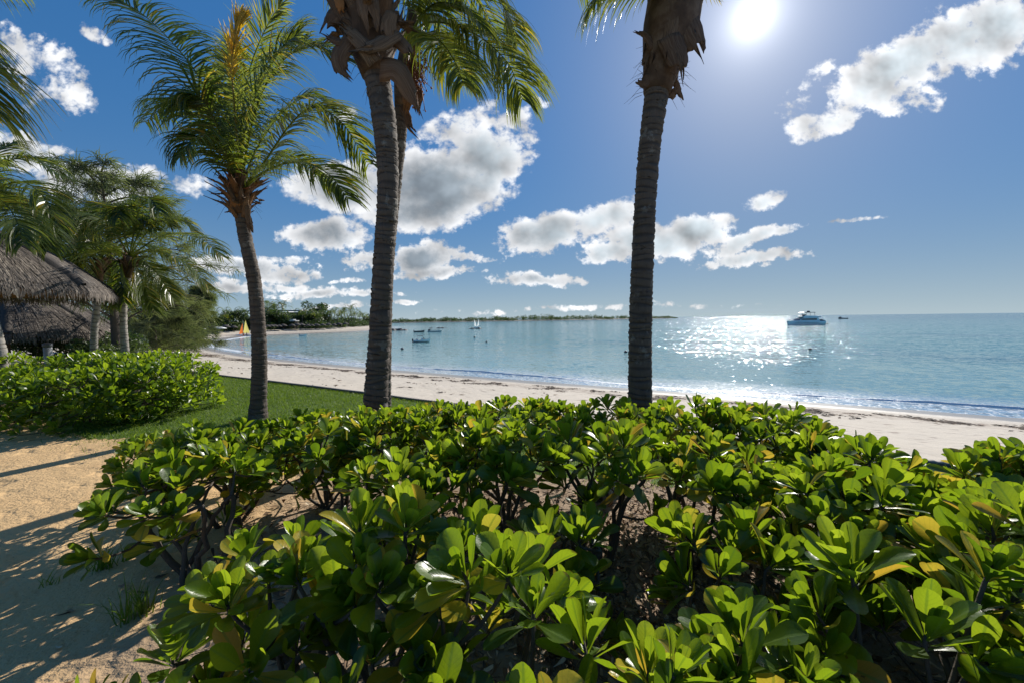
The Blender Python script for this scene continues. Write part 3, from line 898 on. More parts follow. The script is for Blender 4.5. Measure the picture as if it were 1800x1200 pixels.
# ------------------------------------------------------------------ coconut palms
m_bark, t = material('palm_bark')
r_, g_, b_ = t.att()      # r: ring groove 0..1, g: random per ring
p = t.obj()
gr = t.mix(t.noise(p, 7, 6, .65), (0.055, 0.043, 0.033), (0.145, 0.112, 0.085))
gr = t.mix(t.m('MULTIPLY', g_, .5), gr, (0.13, 0.10, 0.08))
st = t.n('Mapping', {0: p, 3: (1, 1, .12)}).outputs[0]
gr = t.mix(t.m('MULTIPLY', t.ss(t.noise(st, 40, 4, .6), .52, .68), .5), gr, (0.06, 0.048, 0.04))
gr = t.mix(t.m('MULTIPLY', r_, .8), gr, (0.04, 0.03, 0.024))
gr = t.mix(t.m('MULTIPLY', t.ss(t.noise(p, 4.2, 6, .7), .56, .66), .6), gr, (0.30, 0.285, 0.25))
gr = t.mix(t.m('MULTIPLY', t.ss(t.noise(p, 2.1, 5, .7), .55, .68), .6), gr, (0.040, 0.032, 0.026))
t.out(t.pbsdf(gr, .85, t.bump(t.m('ADD', t.noise(st, 45, 5, .65), t.m('MULTIPLY', t.noise(p, 22, 4), .8)), .9, .012)))

m_bark2, t = material('palm_bark_grey')
r_, g_, b_ = t.att(); p = t.obj()
gr = t.mix(t.noise(p, 6, 6, .65), (0.22, 0.195, 0.17), (0.42, 0.385, 0.34))
gr = t.mix(t.m('MULTIPLY', r_, .8), gr, (0.06, 0.05, 0.042))
t.out(t.pbsdf(gr, .85, t.bump(t.noise(p, 40, 5, .65), .8, .012)))

m_frond, t = material('palm_leaflet')
r_, g_, b_ = t.att()      # r random, g age, b along leaflet
p = t.obj()
c_ = t.mix(r_, (0.035, 0.062, 0.012), (0.095, 0.125, 0.022))
c_ = t.mix(t.m('MULTIPLY', g_, 1.0), c_, (0.52, 0.34, 0.025))
c_ = t.mix(t.m('MULTIPLY', t.ss(b_, .8, 1.0), .5), c_, (0.24, 0.16, 0.06))
tc = t.mix(r_, (0.13, 0.215, 0.014), (0.38, 0.42, 0.045))
tc = t.mix(g_, tc, (0.92, 0.60, 0.03))
a_ = t.pbsdf(c_, .34, t.bump(t.noise(p, 30, 2), .3, .004), Specular_IOR_Level=.5)
tr = t.n('BsdfTranslucent', {'Color': tc}).outputs[0]
t.out(t.n('MixShader', {0: .45, 1: a_, 2: tr}).outputs[0])

m_sheath, t = material('palm_dry_sheath')
r_, g_, b_ = t.att(); p = t.obj()
st = t.n('Mapping', {0: p, 3: (1, 1, .18)}).outputs[0]
c_ = t.mix(r_, (0.085, 0.052, 0.032), (0.21, 0.145, 0.095))
al_ = t.n('CombineXYZ', {0: t.m('MULTIPLY', b_, 1.0), 1: t.m('MULTIPLY', r_, 9.0), 2: 0.0}).outputs[0]
al_ = t.vm('ADD', al_, t.vm('SCALE', p, scale=.16))
strk = t.noise(al_, 26, 4, .65)
c_ = t.mix(t.m('MULTIPLY', t.ss(strk, .42, .66), .75), c_, (0.035, 0.022, 0.015))
c_ = t.mix(t.m('MULTIPLY', t.ss(strk, .50, .30), .45), c_, (0.30, 0.23, 0.165))
c_ = t.mix(g_, c_, (0.36, 0.15, 0.04))
a_ = t.pbsdf(c_, .8, t.bump(t.noise(st, 55, 5, .7), .9, .012))
tr = t.n('BsdfTranslucent', {'Color': t.mix(.5, c_, (.35, .18, .06))}).outputs[0]
t.out(t.n('MixShader', {0: .15, 1: a_, 2: tr}).outputs[0])

m_flower, t = material('palm_flower_stalk')
p = t.obj()
t.out(t.pbsdf(t.mix(t.noise(p, 20, 3), (0.15, 0.045, 0.018), (0.36, 0.14, 0.05)), .7))


def palm_trunk(P, rad, ring=.065, k=22, seed=0, groove=.035):
    r = np.random.default_rng(seed)
    Q = catmull(P, 60); L = np.concatenate([[0], np.cumsum(np.linalg.norm(np.diff(Q, axis=0), axis=1))])
    rings = [0.0]
    while rings[-1] < L[-1]: rings.append(rings[-1] + ring * r.uniform(.45, 1.75))
    ls = []; gro = []; rad_m = []; rnd = []
    for a_, b_ in zip(rings[:-1], rings[1:]):
        rv = r.random(); am = groove * r.uniform(.5, 1.5)
        for f, g, m in ((.0, 1.0, -1.0), (.16, .7, -.6), (.30, 0, .35), (.6, 0, .65), (.88, 0, 1.0), (.97, .3, .9)):
            ls.append(a_ + f * (b_ - a_)); gro.append(g); rad_m.append(m * am); rnd.append(rv)
    ls = np.minimum(np.array(ls), L[-1] - 1e-4)
    C = np.stack([np.interp(ls, L, Q[:, j]) for j in range(3)], -1)
    rr = np.interp(ls / L[-1], np.linspace(0, 1, len(rad)), rad)
    a = np.arange(k) * 2 * PI / k
    # rings run slightly askew and are ragged
    tilt = np.repeat(r.normal(0, .016, (len(rings) - 1, 2)), 6, axis=0)
    m = rr[:, None] * (1 + np.array(rad_m)[:, None] * (1 + .5 * np.sin(a * 3 + np.array(rnd)[:, None] * 40)) + .03 * np.sin(a * 2 + ls[:, None] * 1.3) + r.normal(0, .024, (len(ls), k)))
    V, F = tube(C, m, k)
    nv = len(ls) * k
    V[:nv, 2] += (tilt[:, :1] * np.cos(a) + tilt[:, 1:] * np.sin(a)).ravel()
    Cc = np.zeros((len(V), 3)); Cc[:nv, 0] = np.repeat(gro, k); Cc[:nv, 1] = np.repeat(rnd, k)
    return V, F, Cc


WIND = np.array([0.45, -0.10, 0.0])


def frond(P, L=.75, n=70, droop=.55, up=(0, 0, 1), w=.019, age=0.0, seed=0, r0=.022, start=.16, K=6, vee=.25, spread=1.0, wind=1.0, green=.5):
    """one pinnate leaf: rachis along P with two rows of hanging leaflets"""
    r = np.random.default_rng(seed)
    if K > 3: n = int(n * 1.5); w = w * .68; L = L * 1.25; droop = droop * 1.3
    Q = catmull(P, 40); up = np.array(up, float)
    V, F = tube(Q, np.linspace(1, .16, 40) ** 1.2 * r0, 6)
    A = Acc()
    A.add(V, F, np.array([.9, age * .5, .0]))
    ts = np.linspace(start, .995, n); ts = np.clip(ts + r.normal(0, .004, n), start, .999)
    idx = ts * 39; i0 = np.minimum(idx.astype(int), 38); f = (idx - i0)[:, None]
    B = Q[i0] * (1 - f) + Q[i0 + 1] * f
    T = nrm(np.gradient(Q, axis=0))[i0]
    S = nrm(np.cross(T, np.broadcast_to(up, T.shape)) + 1e-6)
    Nn = np.cross(S, T)
    for sg in (-1, 1):
        al = np.interp(ts, [0, .5, 1], [.22, .5, 1.3])[:, None] * r.uniform(.7, 1.35, (n, 1)) + .22 * np.sin(ts * 23 + seed)[:, None]
        d = nrm(T * al + sg * S * spread + Nn * vee + r.normal(0, .09, (n, 3)))
        ln = L * np.interp(ts, [start, start + .12, .5, .8, 1.0], [.45, .85, 1.0, .72, .38]) * r.uniform(.82, 1.1, n)
        bro = r.random(n) < .06; ln = np.where(bro, ln * .55, ln)
        p_ = B.copy(); rows = []
        dr = (droop * r.uniform(.75, 1.3, n))[:, None]
        wd = np.array([.55, .95, 1.0, .8, .55, .30, .04]); wd = np.interp(np.linspace(0, 1, K + 1), np.linspace(0, 1, 7), wd)
        twist = r.normal(0, .35, (n, 1))
        g = np.array([0, 0, -1.0]) + WIND * wind
        for k in range(K + 1):
            wv = nrm(np.cross(Nn, d)) * np.cos(twist) + nrm(np.cross(d, np.cross(Nn, d))) * np.sin(twist)
            rows.append(np.stack([p_ - wv * w * wd[k], p_ + wv * w * wd[k]], 1))
            d = nrm(d + g * dr * (k + .6) / K * .62)
            p_ = p_ + d * (ln / K)[:, None]
        Vv = np.stack(rows, 1)                       # n, K+1, 2, 3
        base = np.arange(n)[:, None, None] * (2 * (K + 1)) + np.arange(K)[None, :, None] * 2
        F = (base + np.array([0, 1, 3, 2])).reshape(-1, 4)
        C = np.zeros((n, K + 1, 2, 3)); C[..., 0] = np.clip(r.normal(green, .22, n), 0, 1)[:, None, None]
        C[..., 1] = np.clip(age + r.normal(0, .12, n) * (age > 0) + (r.random(n) < .05) * .5, 0, 1)[:, None, None]
        C[..., 2] = np.linspace(0, 1, K + 1)[None, :, None]
        A.add(Vv.reshape(-1, 3), F, C.reshape(-1, 3))
    return A


def sheath(P, wid, nrmv, curl=.25, thick=.008, seed=0, jag=.35, tone=None, rust=0.0, nl=12, nw=7):
    """a dry woody leaf base: a curled strip with a torn end"""
    r = np.random.default_rng(seed)
    Q = catmull(P, nl); T = nrm(np.gradient(Q, axis=0))
    Nn = nrm(np.array(nrmv, float)[None] - (T @ np.array(nrmv, float))[:, None] * T)
    S = np.cross(T, Nn)
    cc = np.linspace(-1, 1, nw)
    W = np.interp(np.linspace(0, 1, nl), np.linspace(0, 1, len(wid)), wid)
    ext = r.uniform(-jag, jag * .4, nw); ext[0] = -jag * r.uniform(.2, 1); ext[-1] = -jag * r.uniform(.2, 1)
    step = np.linalg.norm(Q[-1] - Q[0])
    Vt = Q[:, None] + S[:, None] * (W[:, None] * cc)[..., None] + Nn[:, None] * (-curl * (W[:, None]) * cc ** 2)[..., None]
    lastw = np.clip((np.linspace(0, 1, nl) - .6) / .4, 0, 1)[:, None] ** 1.5
    Vt = Vt + T[:, None] * (lastw * ext[None] * step)[..., None]
    Vt += r.normal(0, .0035, Vt.shape)
    Vb = Vt - Nn[:, None] * thick
    V = np.concatenate([Vt.reshape(-1, 3), Vb.reshape(-1, 3)]); m = nl * nw
    F = grid_faces(nl, nw)
    loop = np.concatenate([np.arange(nw), np.arange(1, nl) * nw + nw - 1, (nl - 1) * nw + np.arange(nw - 2, -1, -1), np.arange(nl - 2, 0, -1) * nw])
    l2 = np.roll(loop, -1)
    Fr = np.stack([loop, loop + m, l2 + m, l2], -1)
    tone = r.uniform(0, 1) if tone is None else tone
    C = np.zeros((len(V), 3)); C[:, 0] = tone; C[:, 1] = rust; C[:, 2] = np.tile(np.tile(cc * .5 + .5, nl), 2)
    return V, [F, F[:, ::-1] + m, Fr], C


def crown_bases(top, axis, n, rad, spec, seed, th, name='leaf_base', mat=None):
    """many dry leaf bases round the top of a trunk; spec(r, f) -> (z0, length, lean out, bend, width, rust)"""
    r = np.random.default_rng(seed)
    for i in range(n):
        f = i / max(1, n - 1)
        az = i * 2.4 + r.normal(0, .25)
        o = np.array([math.cos(az), math.sin(az), 0]); o = nrm(o - axis * (o @ axis))
        z0, L, lean, bend, wd, rust = spec(r, f)
        b0 = top + axis * z0 + o * rad * .92
        d1 = nrm(axis + o * lean); d2 = nrm(axis * (1 - bend) + o * (lean + abs(bend)))
        P = [b0 - axis * .06, b0 + d1 * L * .35, b0 + d1 * L * .35 + nrm(d1 + d2) * L * .3, b0 + d1 * L * .35 + nrm(d1 + d2) * L * .3 + d2 * L * .35]
        A = Acc(); A.add(*sheath(P, [wd, wd * .95, wd * .7, wd * .35], o, .45, .008, seed * 50 + i, .35, None, rust))
        A.build(name, mat or m_sheath, th)


def fibres(top, axis, rad, n, L, seed, th, mat, spread=.6, lo=-.3, hi=.3, name='fibre'):
    rad = rad * .8
    r = np.random.default_rng(seed); A = Acc()
    for i in range(n):
        az = r.uniform(0, 6.3); o = np.array([math.cos(az), math.sin(az), 0])
        b = top + axis * r.uniform(lo, hi) + o * rad * r.uniform(.8, 1.2)
        d = nrm(o * r.uniform(.5, 1) + axis * r.normal(0, spread))
        l = L * r.uniform(.4, 1.2)
        V, F = tube(np.array([b, b + d * l * .5, b + d * l + np.array([0, 0, -l * .3])]), [.0035, .0025, .001], 3, False); A.add(V, F, np.array([.5, 0, 0]))
    A.build(name, mat, th)


PG = 'coconut palms'
# ============ palm with a fan-like crown, standing on the lawn
D1 = 6.7
b1 = atz(452, 737, LAND); D1 = b1[1]
th = thing('palm_tree', b1, 'short coconut palm with a full windswept crown and one yellow frond, on the lawn', 'palm tree', PG)
tp = [b1 + [0, 0, -.15], atd(456, 640, D1), atd(453, 560, D1), atd(446, 490, D1), atd(430, 412, D1), atd(424, 372, D1)]
V, F, C = palm_trunk(tp, [.165, .118, .112, .110, .108, .106, .102, .10, .098], .052, seed=1)
mk('trunk', V, F, m_bark, th, C)
c1 = atd(421, 350, D1); ax = nrm(atd(417, 300, D1) - atd(428, 400, D1))
V, F = tube(catmull([atd(424, 378, D1), c1, atd(418, 318, D1), atd(416, 285, D1)], 12), np.interp(np.linspace(0, 1, 12), [0, .25, .6, 1], [.13, .165, .10, .06]), 14)
A = Acc(); A.add(V, F, np.array([.15, .25, 0])); A.build('crown_shaft', m_sheath, th)
crown_bases(c1, ax, 30, .12, lambda r, f: (r.uniform(-.28, .16), r.uniform(.24, .44), r.uniform(.8, 1.9), r.uniform(-.25, .3), r.uniform(.03, .055), r.uniform(0, .6)), 12, th)
crown_bases(c1, ax, 20, .12, lambda r, f: (r.uniform(-.1, .3), r.uniform(.25, .5), r.uniform(.3, .8), r.uniform(-.1, .3), r.uniform(.03, .05), r.uniform(0, .5)), 14, th)
crown_bases(c1, ax, 9, .13, lambda r, f: (r.uniform(-.25, -.05), r.uniform(.12, .3), r.uniform(.8, 1.4), r.uniform(1.2, 1.9), r.uniform(.035, .06), r.uniform(0, .4)), 13, th)
# broad rusty sheath facing the path and one hanging strip
A = Acc(); A.add(*sheath([c1 + [0.0, -.13, -.22], c1 + [0, -.165, -.1], c1 + [-.01, -.16, .05]], [.13, .12, .07], (0, -1, 0), .5, .01, 5, .1, .6, 1.0)); A.build('leaf_base', m_sheath, th)
A = Acc(); A.add(*sheath([c1 + [.12, -.1, .0], c1 + [.19, -.12, -.15], c1 + [.2, -.12, -.38], c1 + [.27, -.12, -.48]], [.03, .04, .035, .02], (.3, -1, 0), .2, .006, 6, .2, .7, .1)); A.build('leaf_base', m_sheath, th)
A = Acc(); A.add(*sheath([c1 + [.13, -.02, -.2], c1 + [.17, -.05, -.38], c1 + [.2, -.05, -.55]], [.03, .05, .04], (.5, -1, 0), .3, .006, 7, .2, .2, .1)); A.build('leaf_base', m_sheath, th)
fibres(c1, ax, .13, 60, .28, 4, th, m_sheath, .5, -.2, .3)
# small flower stubs
A = Acc(); r = np.random.default_rng(8)
for i in range(22):
    b = c1 + [r.normal(0, .05), -.1 + r.normal(0, .04), r.uniform(.1, .38)]
    V, F = tube(np.array([b, b + [r.normal(0, .06), -.06 + r.normal(0, .04), r.uniform(.0, .12)]]), [.009, .012], 5); A.add(V, F)
A.build('flower_stalk', m_flower, th)


def fr(th, pts, seed, off=0, **kw):
    """frond through photo positions with depths relative to the trunk"""
    P = [atd(px, py, off + dz) for (px, py, dz) in pts]
    frond(P, seed=seed, **kw).build('frond', m_frond, th)


o1 = D1
fr(th, [(421, 335, 0), (400, 250, .05), (366, 165, .2), (320, 95, .3), (250, 25, .35), (170, -20, .3)], 1, o1, L=.92, n=88, droop=.75, up=(.35, -.6, .6), green=.25, r0=.024)
fr(th, [(417, 325, 0), (396, 262, -.25), (372, 200, -.5), (345, 168, -.65), (322, 180, -.75)], 2, o1, L=.80, n=64, droop=.8, up=(-.2, -.8, .5), green=.3)
fr(th, [(421, 325, 0), (408, 240, .4), (385, 160, .8), (372, 120, 1.0)], 3, o1, L=.7, n=60, droop=.5, up=(0, -1, .2), green=.35)
fr(th, [(422, 325, 0), (424, 220, .1), (440, 120, .15), (470, 45, .1), (497, 5, 0)], 4, o1, L=.62, n=76, droop=.28, up=(-.2, -1, .1), green=.75, w=.017, wind=1.2)
fr(th, [(424, 325, 0), (438, 240, -.2), (462, 160, -.35), (505, 100, -.45), (560, 82, -.5), (598, 105, -.5)], 5, o1, L=.85, n=84, droop=.55, up=(-.5, -.5, .7), green=.6, wind=1.5)
fr(th, [(424, 330, 0), (450, 265, .3), (490, 205, .5), (540, 170, .7), (585, 185, .8)], 6, o1, L=.75, n=70, droop=.55, up=(-.4, -.5, .7), green=.5, wind=1.4)
fr(th, [(425, 335, 0), (465, 285, -.15), (510, 220, -.3), (550, 190, -.4), (600, 215, -.45), (648, 290, -.5)], 7, o1, L=.80, n=84, droop=.62, up=(-.5, -.35, .8), green=.65, wind=1.0)
fr(th, [(425, 335, 0), (455, 300, .4), (500, 275, .9), (545, 290, 1.2), (575, 330, 1.4)], 8, o1, L=.62, n=60, droop=.6, up=(-.3, -.2, 1), green=.4, wind=1.0)
fr(th, [(419, 330, 0), (398, 290, -.3), (368, 250, -.7), (340, 245, -.95), (318, 275, -1.1)], 9, o1, L=.62, n=56, droop=.8, up=(0, -.4, 1), green=.3)
fr(th, [(422, 320, .02), (416, 240, .05), (409, 150, .08), (404, 70, .1)], 10, o1, L=.50, n=44, droop=.2, up=(0, -1, 0), age=0.0, green=.85, start=.35, w=.016)
fr(th, [(421, 300, .0), (413, 200, -.05), (408, 120, -.08), (415, 55, -.1), (424, 32, -.1)], 11, o1, L=.42, n=40, droop=.12, up=(0, -1, 0), age=.95, start=.42, w=.022, vee=.0, spread=.22)
fr(th, [(423, 325, .1), (432, 230, .6), (452, 140, 1.1), (500, 80, 1.5), (540, 70, 1.7)], 12, o1, L=.7, n=60, droop=.4, up=(-.2, -1, .2), green=.45, wind=1.4)

fr(th, [(425, 335, 0), (470, 300, -.4), (525, 285, -.8), (575, 305, -1.1), (612, 350, -1.3)], 13, o1, L=.7, n=60, droop=.65, up=(-.3, -.2, 1), green=.5, wind=1.2)
fr(th, [(419, 330, 0), (385, 255, .3), (340, 200, .6), (295, 185, .9), (255, 215, 1.1)], 14, o1, L=.72, n=60, droop=.8, up=(.2, -.3, 1), green=.3)
fr(th, [(422, 325, 0), (430, 240, -.3), (458, 150, -.6), (492, 90, -.8), (525, 60, -.9)], 15, o1, L=.75, n=66, droop=.45, up=(-.4, -.8, .4), green=.6, wind=1.6)
# ============ twin trunks: near palm with the huge dry skirt
D2 = 4.75
b2 = atd(660, 800, D2); b2[2] = LAND
th = thing('palm_tree', b2, 'thick coconut palm whose torn brown leaf bases fill the picture top, near twin trunk', 'palm tree', PG)
tp = [b2 + [0, 0, -.15], atd(661, 700, D2), atd(668, 580, D2), atd(674, 460, D2), atd(682, 330, D2), atd(676, 220, D2), atd(662, 130, D2), atd(650, 40, D2)]
V, F, C = palm_trunk(tp, [.160, .140, .126, .122, .120, .120, .130, .14, .14], .055, seed=2)
mk('trunk', V, F, m_bark, th, C)
c2 = atd(652, 70, D2); ax = nrm(atd(642, -40, D2) - atd(665, 150, D2))
V, F = tube(catmull([atd(661, 135, D2), atd(650, 60, D2), atd(642, -60, D2), atd(636, -200, D2), atd(634, -300, D2)], 14), np.interp(np.linspace(0, 1, 14), [0, .3, .6, 1], [.16, .30, .30, .10]), 16)
A = Acc(); A.add(V, F, np.array([.15, .05, 0])); A.build('crown_shaft', m_sheath, th)
crown_bases(c2, ax, 34, .17, lambda r, f: (r.uniform(-.38, .25), r.uniform(.45, .85), r.uniform(.22, .55), r.uniform(-.1, .35), r.uniform(.09, .15), r.uniform(0, .25)), 22, th)
crown_bases(c2 + ax * .5, ax, 24, .26, lambda r, f: (r.uniform(-.3, .4), r.uniform(.5, .9), r.uniform(.25, .6), r.uniform(.0, .5), r.uniform(.09, .15), r.uniform(0, .35)), 23, th)
crown_bases(c2, ax, 11, .24, lambda r, f: (r.uniform(-.1, .35), r.uniform(.25, .5), r.uniform(.9, 1.5), r.uniform(1.4, 2.0), r.uniform(.06, .11), r.uniform(0, .2)), 24, th)


def flap(th, pts, wid, face, seed, off, tone=.4, rust=.1, jag=.45, curl=.3):
    A = Acc(); A.add(*sheath([atd(px, py, off + dz) for (px, py, dz) in pts], wid, face, curl, .008, seed, jag, tone, rust)); A.build('leaf_base', m_sheath, th)


# torn flaps seen against the sky
flap(th, [(620, 60, -.25), (596, 95, -.27), (600, 122, -.25), (622, 146, -.2)], [.10, .10, .08, .05], (0, -1, 0), 31, D2, .35)
flap(th, [(600, 5, -.2), (580, 30, -.2), (568, 52, -.18)], [.12, .10, .05], (-.3, -1, 0), 32, D2, .2)
flap(th, [(625, 60, -.22), (595, 72, -.26), (568, 58, -.25)], [.06, .05, .03], (0, -1, .3), 33, D2, .3)
flap(th, [(660, 110, -.22), (640, 80, -.3), (615, 55, -.33), (600, 42, -.32)], [.10, .09, .07, .03], (0, -1, .2), 34, D2, .95, .0)
flap(th, [(700, 55, -.28), (672, 72, -.32), (640, 84, -.32), (622, 88, -.3)], [.07, .08, .06, .03], (0, -1, 0), 35, D2, .9, .0)
flap(th, [(668, 118, -.2), (698, 122, -.24), (722, 165, -.2), (738, 200, -.15)], [.14, .12, .09, .04], (.2, -1, 0), 36, D2, .55, .15)
flap(th, [(690, 60, -.2), (715, 85, -.2), (722, 100, -.2)], [.09, .07, .02], (.3, -1, 0), 37, D2, .7)
flap(th, [(688, 20, -.3), (682, 45, -.32), (688, 70, -.3)], [.06, .09, .08], (.2, -1, 0), 38, D2, .9)
flap(th, [(590, -20, -.3), (596, 5, -.33), (600, 25, -.3)], [.05, .05, .03], (0, -1, 0), 39, D2, .9, .9, .2)
flap(th, [(640, -30, -.35), (645, 10, -.38), (655, 48, -.34)], [.12, .12, .10], (0, -1, 0), 40, D2, .6)
fibres(c2 - ax * .2, ax, .2, 40, .3, 42, th, m_sheath, .5, -.3, .3)
# its fronds, most of them above the frame
for i in range(13):
    az = i * 2.4 + .4; o = np.array([math.cos(az), math.sin(az), 0]); top2 = atd(636, -230, D2)
    el = [1.5, 1.1, .8, .5][i % 4]
    P = [top2, top2 + o * .5 + [0, 0, el * .7], top2 + o * 1.3 + [.2, 0, el * 1.0], top2 + o * 2.3 + [.5, 0, el * .7], top2 + o * 3.0 + [.8, 0, el * .1]]
    frond(P, .85, 62, .6, seed=200 + i, green=.5).build('frond', m_frond, th)

# ============ twin trunks: the slimmer one behind, with dry flower stalks
D3 = 6.4
b3 = atd(672, 700, D3); b3[2] = LAND
th = thing('palm_tree', b3, 'slimmer coconut palm half hidden behind the thick trunk, red dry flower stalks in its crown', 'palm tree', PG)
tp = [b3 + [0, 0, -.15], atd(676, 600, D3), atd(682, 460, D3), atd(694, 330, D3), atd(702, 250, D3), atd(706, 190, D3), atd(712, 130, D3)]
V, F, C = palm_trunk(tp, [.125, .11, .104, .10, .098, .10, .11], .055, seed=3)
mk('trunk', V, F, m_bark, th, C)
c3 = atd(712, 130, D3); ax = nrm(atd(722, 60, D3) - atd(704, 200, D3))
V, F = tube(catmull([atd(707, 190, D3), atd(711, 150, D3), atd(718, 90, D3), atd(726, 20, D3)], 10), np.interp(np.linspace(0, 1, 10), [0, .4, 1], [.12, .17, .08]), 14)
A = Acc(); A.add(V, F, np.array([.15, .05, 0])); A.build('crown_shaft', m_sheath, th)
crown_bases(c3, ax, 20, .13, lambda r, f: (r.uniform(-.35, .3), r.uniform(.25, .5), r.uniform(.25, .7), r.uniform(-.1, .4), r.uniform(.05, .09), r.uniform(0, .3)), 51, th)
flap(th, [(706, 185, -.1), (716, 205, -.13), (720, 222, -.12), (733, 238, -.1)], [.07, .06, .05, .03], (.2, -1, 0), 52, D3, .3)
flap(th, [(712, 150, -.2), (716, 175, -.24), (712, 200, -.2)], [.06, .08, .05], (.2, -1, 0), 53, D3, .75, .6)
flap(th, [(720, 140, -.2), (737, 165, -.24), (733, 190, -.2), (738, 212, -.2)], [.06, .06, .05, .03], (.2, -1, 0), 54, D3, .5)
A = Acc(); r = np.random.default_rng(19)
for i in range(46):
    a0 = atd(722 + r.normal(0, 5), 110 + r.normal(0, 12), D3 - .2)
    e = atd(740 + r.normal(0, 11), 150 + r.normal(0, 24), D3 - .3 + r.normal(0, .12))
    Q = catmull([a0, (a0 + e) / 2 + [r.normal(0, .04), r.normal(0, .04), r.uniform(0, .1)], e], 6)
    V, F = tube(Q, np.linspace(.008, .004, 6), 4); A.add(V, F)
    for k in range(5):
        b = Q[2 + k % 4] + r.normal(0, .012, 3); s_ = .012 * r.uniform(.6, 1.5)
        V, F = tube(np.array([b - [0, 0, s_], b, b + [0, 0, s_]]), [s_ * .4, s_, s_ * .3], 5); A.add(V, F)
A.build('flower_stalk', m_flower, th)
o3 = D3
fr(th, [(724, 60, 0), (752, 40, -.2), (800, 45, -.4), (850, 70, -.6), (895, 115, -.8), (918, 175, -.9)], 61, o3, L=.98, n=92, droop=.85, up=(-.3, -.3, 1), green=.85, wind=.55)
fr(th, [(724, 50, 0), (750, -5, .1), (795, -30, .2), (850, -20, .2), (890, 20, .2), (910, 80, .2)], 62, o3, L=.95, n=84, droop=.8, up=(-.3, -.3, 1), green=.75, wind=.6)
fr(th, [(724, 60, 0), (745, 60, -.5), (775, 75, -.9), (800, 110, -1.2), (815, 150, -1.4)], 63, o3, L=.8, n=70, droop=.85, up=(-.2, 0, 1), green=.85, wind=.5)
fr(th, [(726, 40, 0), (760, -40, .6), (820, -90, 1.2), (900, -90, 1.8), (960, -40, 2.2)], 64, o3, L=.9, n=70, droop=.8, green=.6)
fr(th, [(724, 60, .1), (755, 70, .6), (790, 95, 1.0), (830, 140, 1.3)], 65, o3, L=.7, n=56, droop=.8, green=.8, wind=.5)
fr(th, [(724, 40, 0), (700, -80, .2), (660, -160, .4), (600, -190, .6), (540, -150, .8)], 66, o3, L=.9, n=70, droop=.8, green=.4)
fr(th, [(725, 40, 0), (730, -90, .1), (745, -200, .2), (780, -290, .2)], 67, o3, L=.8, n=60, droop=.5, up=(0, -1, 0), green=.5)
fr(th, [(724, 55, 0), (748, 20, -.35), (775, 5, -.6), (815, 15, -.8), (850, 50, -1.0)], 68, o3, L=.8, n=66, droop=.8, up=(-.2, 0, 1), green=.9, wind=.5)

# ============ lone dark palm below the sun
D4 = 4.75
b4 = atd(1126, 790, D4); b4[2] = LAND
th = thing('palm_tree', b4, 'lone coconut palm with a straight dark backlit trunk and ragged brown sheath below the sun', 'palm tree', PG)
tp = [b4 + [0, 0, -.15], atd(1125, 690, D4), atd(1126, 560, D4), atd(1131, 420, D4), atd(1139, 290, D4), atd(1152, 180, D4), atd(1164, 110, D4)]
V, F, C = palm_trunk(tp, [.148, .138, .128, .124, .122, .126, .14], .055, seed=4)
mk('trunk', V, F, m_bark, th, C)
c4 = atd(1174, 70, D4); ax = nrm(atd(1190, -20, D4) - atd(1158, 150, D4))
V, F = tube(catmull([atd(1154, 165, D4), atd(1164, 115, D4), atd(1178, 50, D4), atd(1190, -30, D4), atd(1200, -140, D4)], 14), np.interp(np.linspace(0, 1, 14), [0, .2, .5, .8, 1], [.15, .20, .31, .30, .12]), 18)
A = Acc(); A.add(V, F, np.array([.2, .05, 0])); A.build('crown_shaft', m_sheath, th)
crown_bases(c4, ax, 22, .2, lambda r, f: (r.uniform(-.1, .35), r.uniform(.4, .8), r.uniform(.15, .35), r.uniform(-.1, .2), r.uniform(.09, .15), r.uniform(0, .2)), 71, th)
flap(th, [(1196, 0, -.2), (1214, 45, -.25), (1227, 80, -.25), (1240, 112, -.25)], [.15, .16, .12, .03], (0, -1, 0), 72, D4, .4, .1, .6)
flap(th, [(1180, 60, -.28), (1194, 105, -.3), (1199, 136, -.3)], [.15, .12, .03], (0, -1, 0), 73, D4, .3, .1, .6)
flap(th, [(1178, 110, 0), (1188, 138, 0), (1194, 160, 0), (1202, 178, 0)], [.05, .04, .05, .03], (.2, -1, 0), 74, D4, .6, .2, .5)
flap(th, [(1190, 156, -.02), (1180, 166, -.02), (1172, 172, -.02)], [.03, .06, .04], (.2, -1, .3), 75, D4, .4, .2, .5)
flap(th, [(1150, 80, -.1), (1138, 105, -.1), (1131, 125, -.1)], [.08, .06, .03], (-.2, -1, 0), 76, D4, .4, .1, .5)
flap(th, [(1142, 130, -.1), (1134, 146, -.1), (1116, 141, -.1)], [.06, .05, .02], (-.2, -1, 0), 77, D4, .35, .1, .4)
flap(th, [(1150, 85, -.15), (1135, 62, -.15), (1118, 55, -.15)], [.05, .035, .02], (0, -1, 0), 78, D4, .3)
fibres(c4 - ax * .3, ax, .2, 60, .25, 79, th, m_sheath, .5, -.3, .3)
for i in range(16):
    a_ = i * 2 * PI / 16 + .2; o_ = np.array([math.cos(a_), math.sin(a_), 0]); rw = .23 + .02 * (i % 3)
    z0 = [-.10, -.22, -.05, -.30][i % 4]
    A = Acc(); A.add(*sheath([c4 + ax * .62 + o_ * (rw + .07), c4 + ax * .25 + o_ * (rw + .04), c4 + ax * (z0 + .12) + o_ * rw, c4 + ax * (z0 - .02) + o_ * (rw + .01)], [.11, .12, .10, .05], o_, .5, .008, 500 + i, .5, None, .05)); A.build('leaf_base', m_sheath, th)
o4 = D4
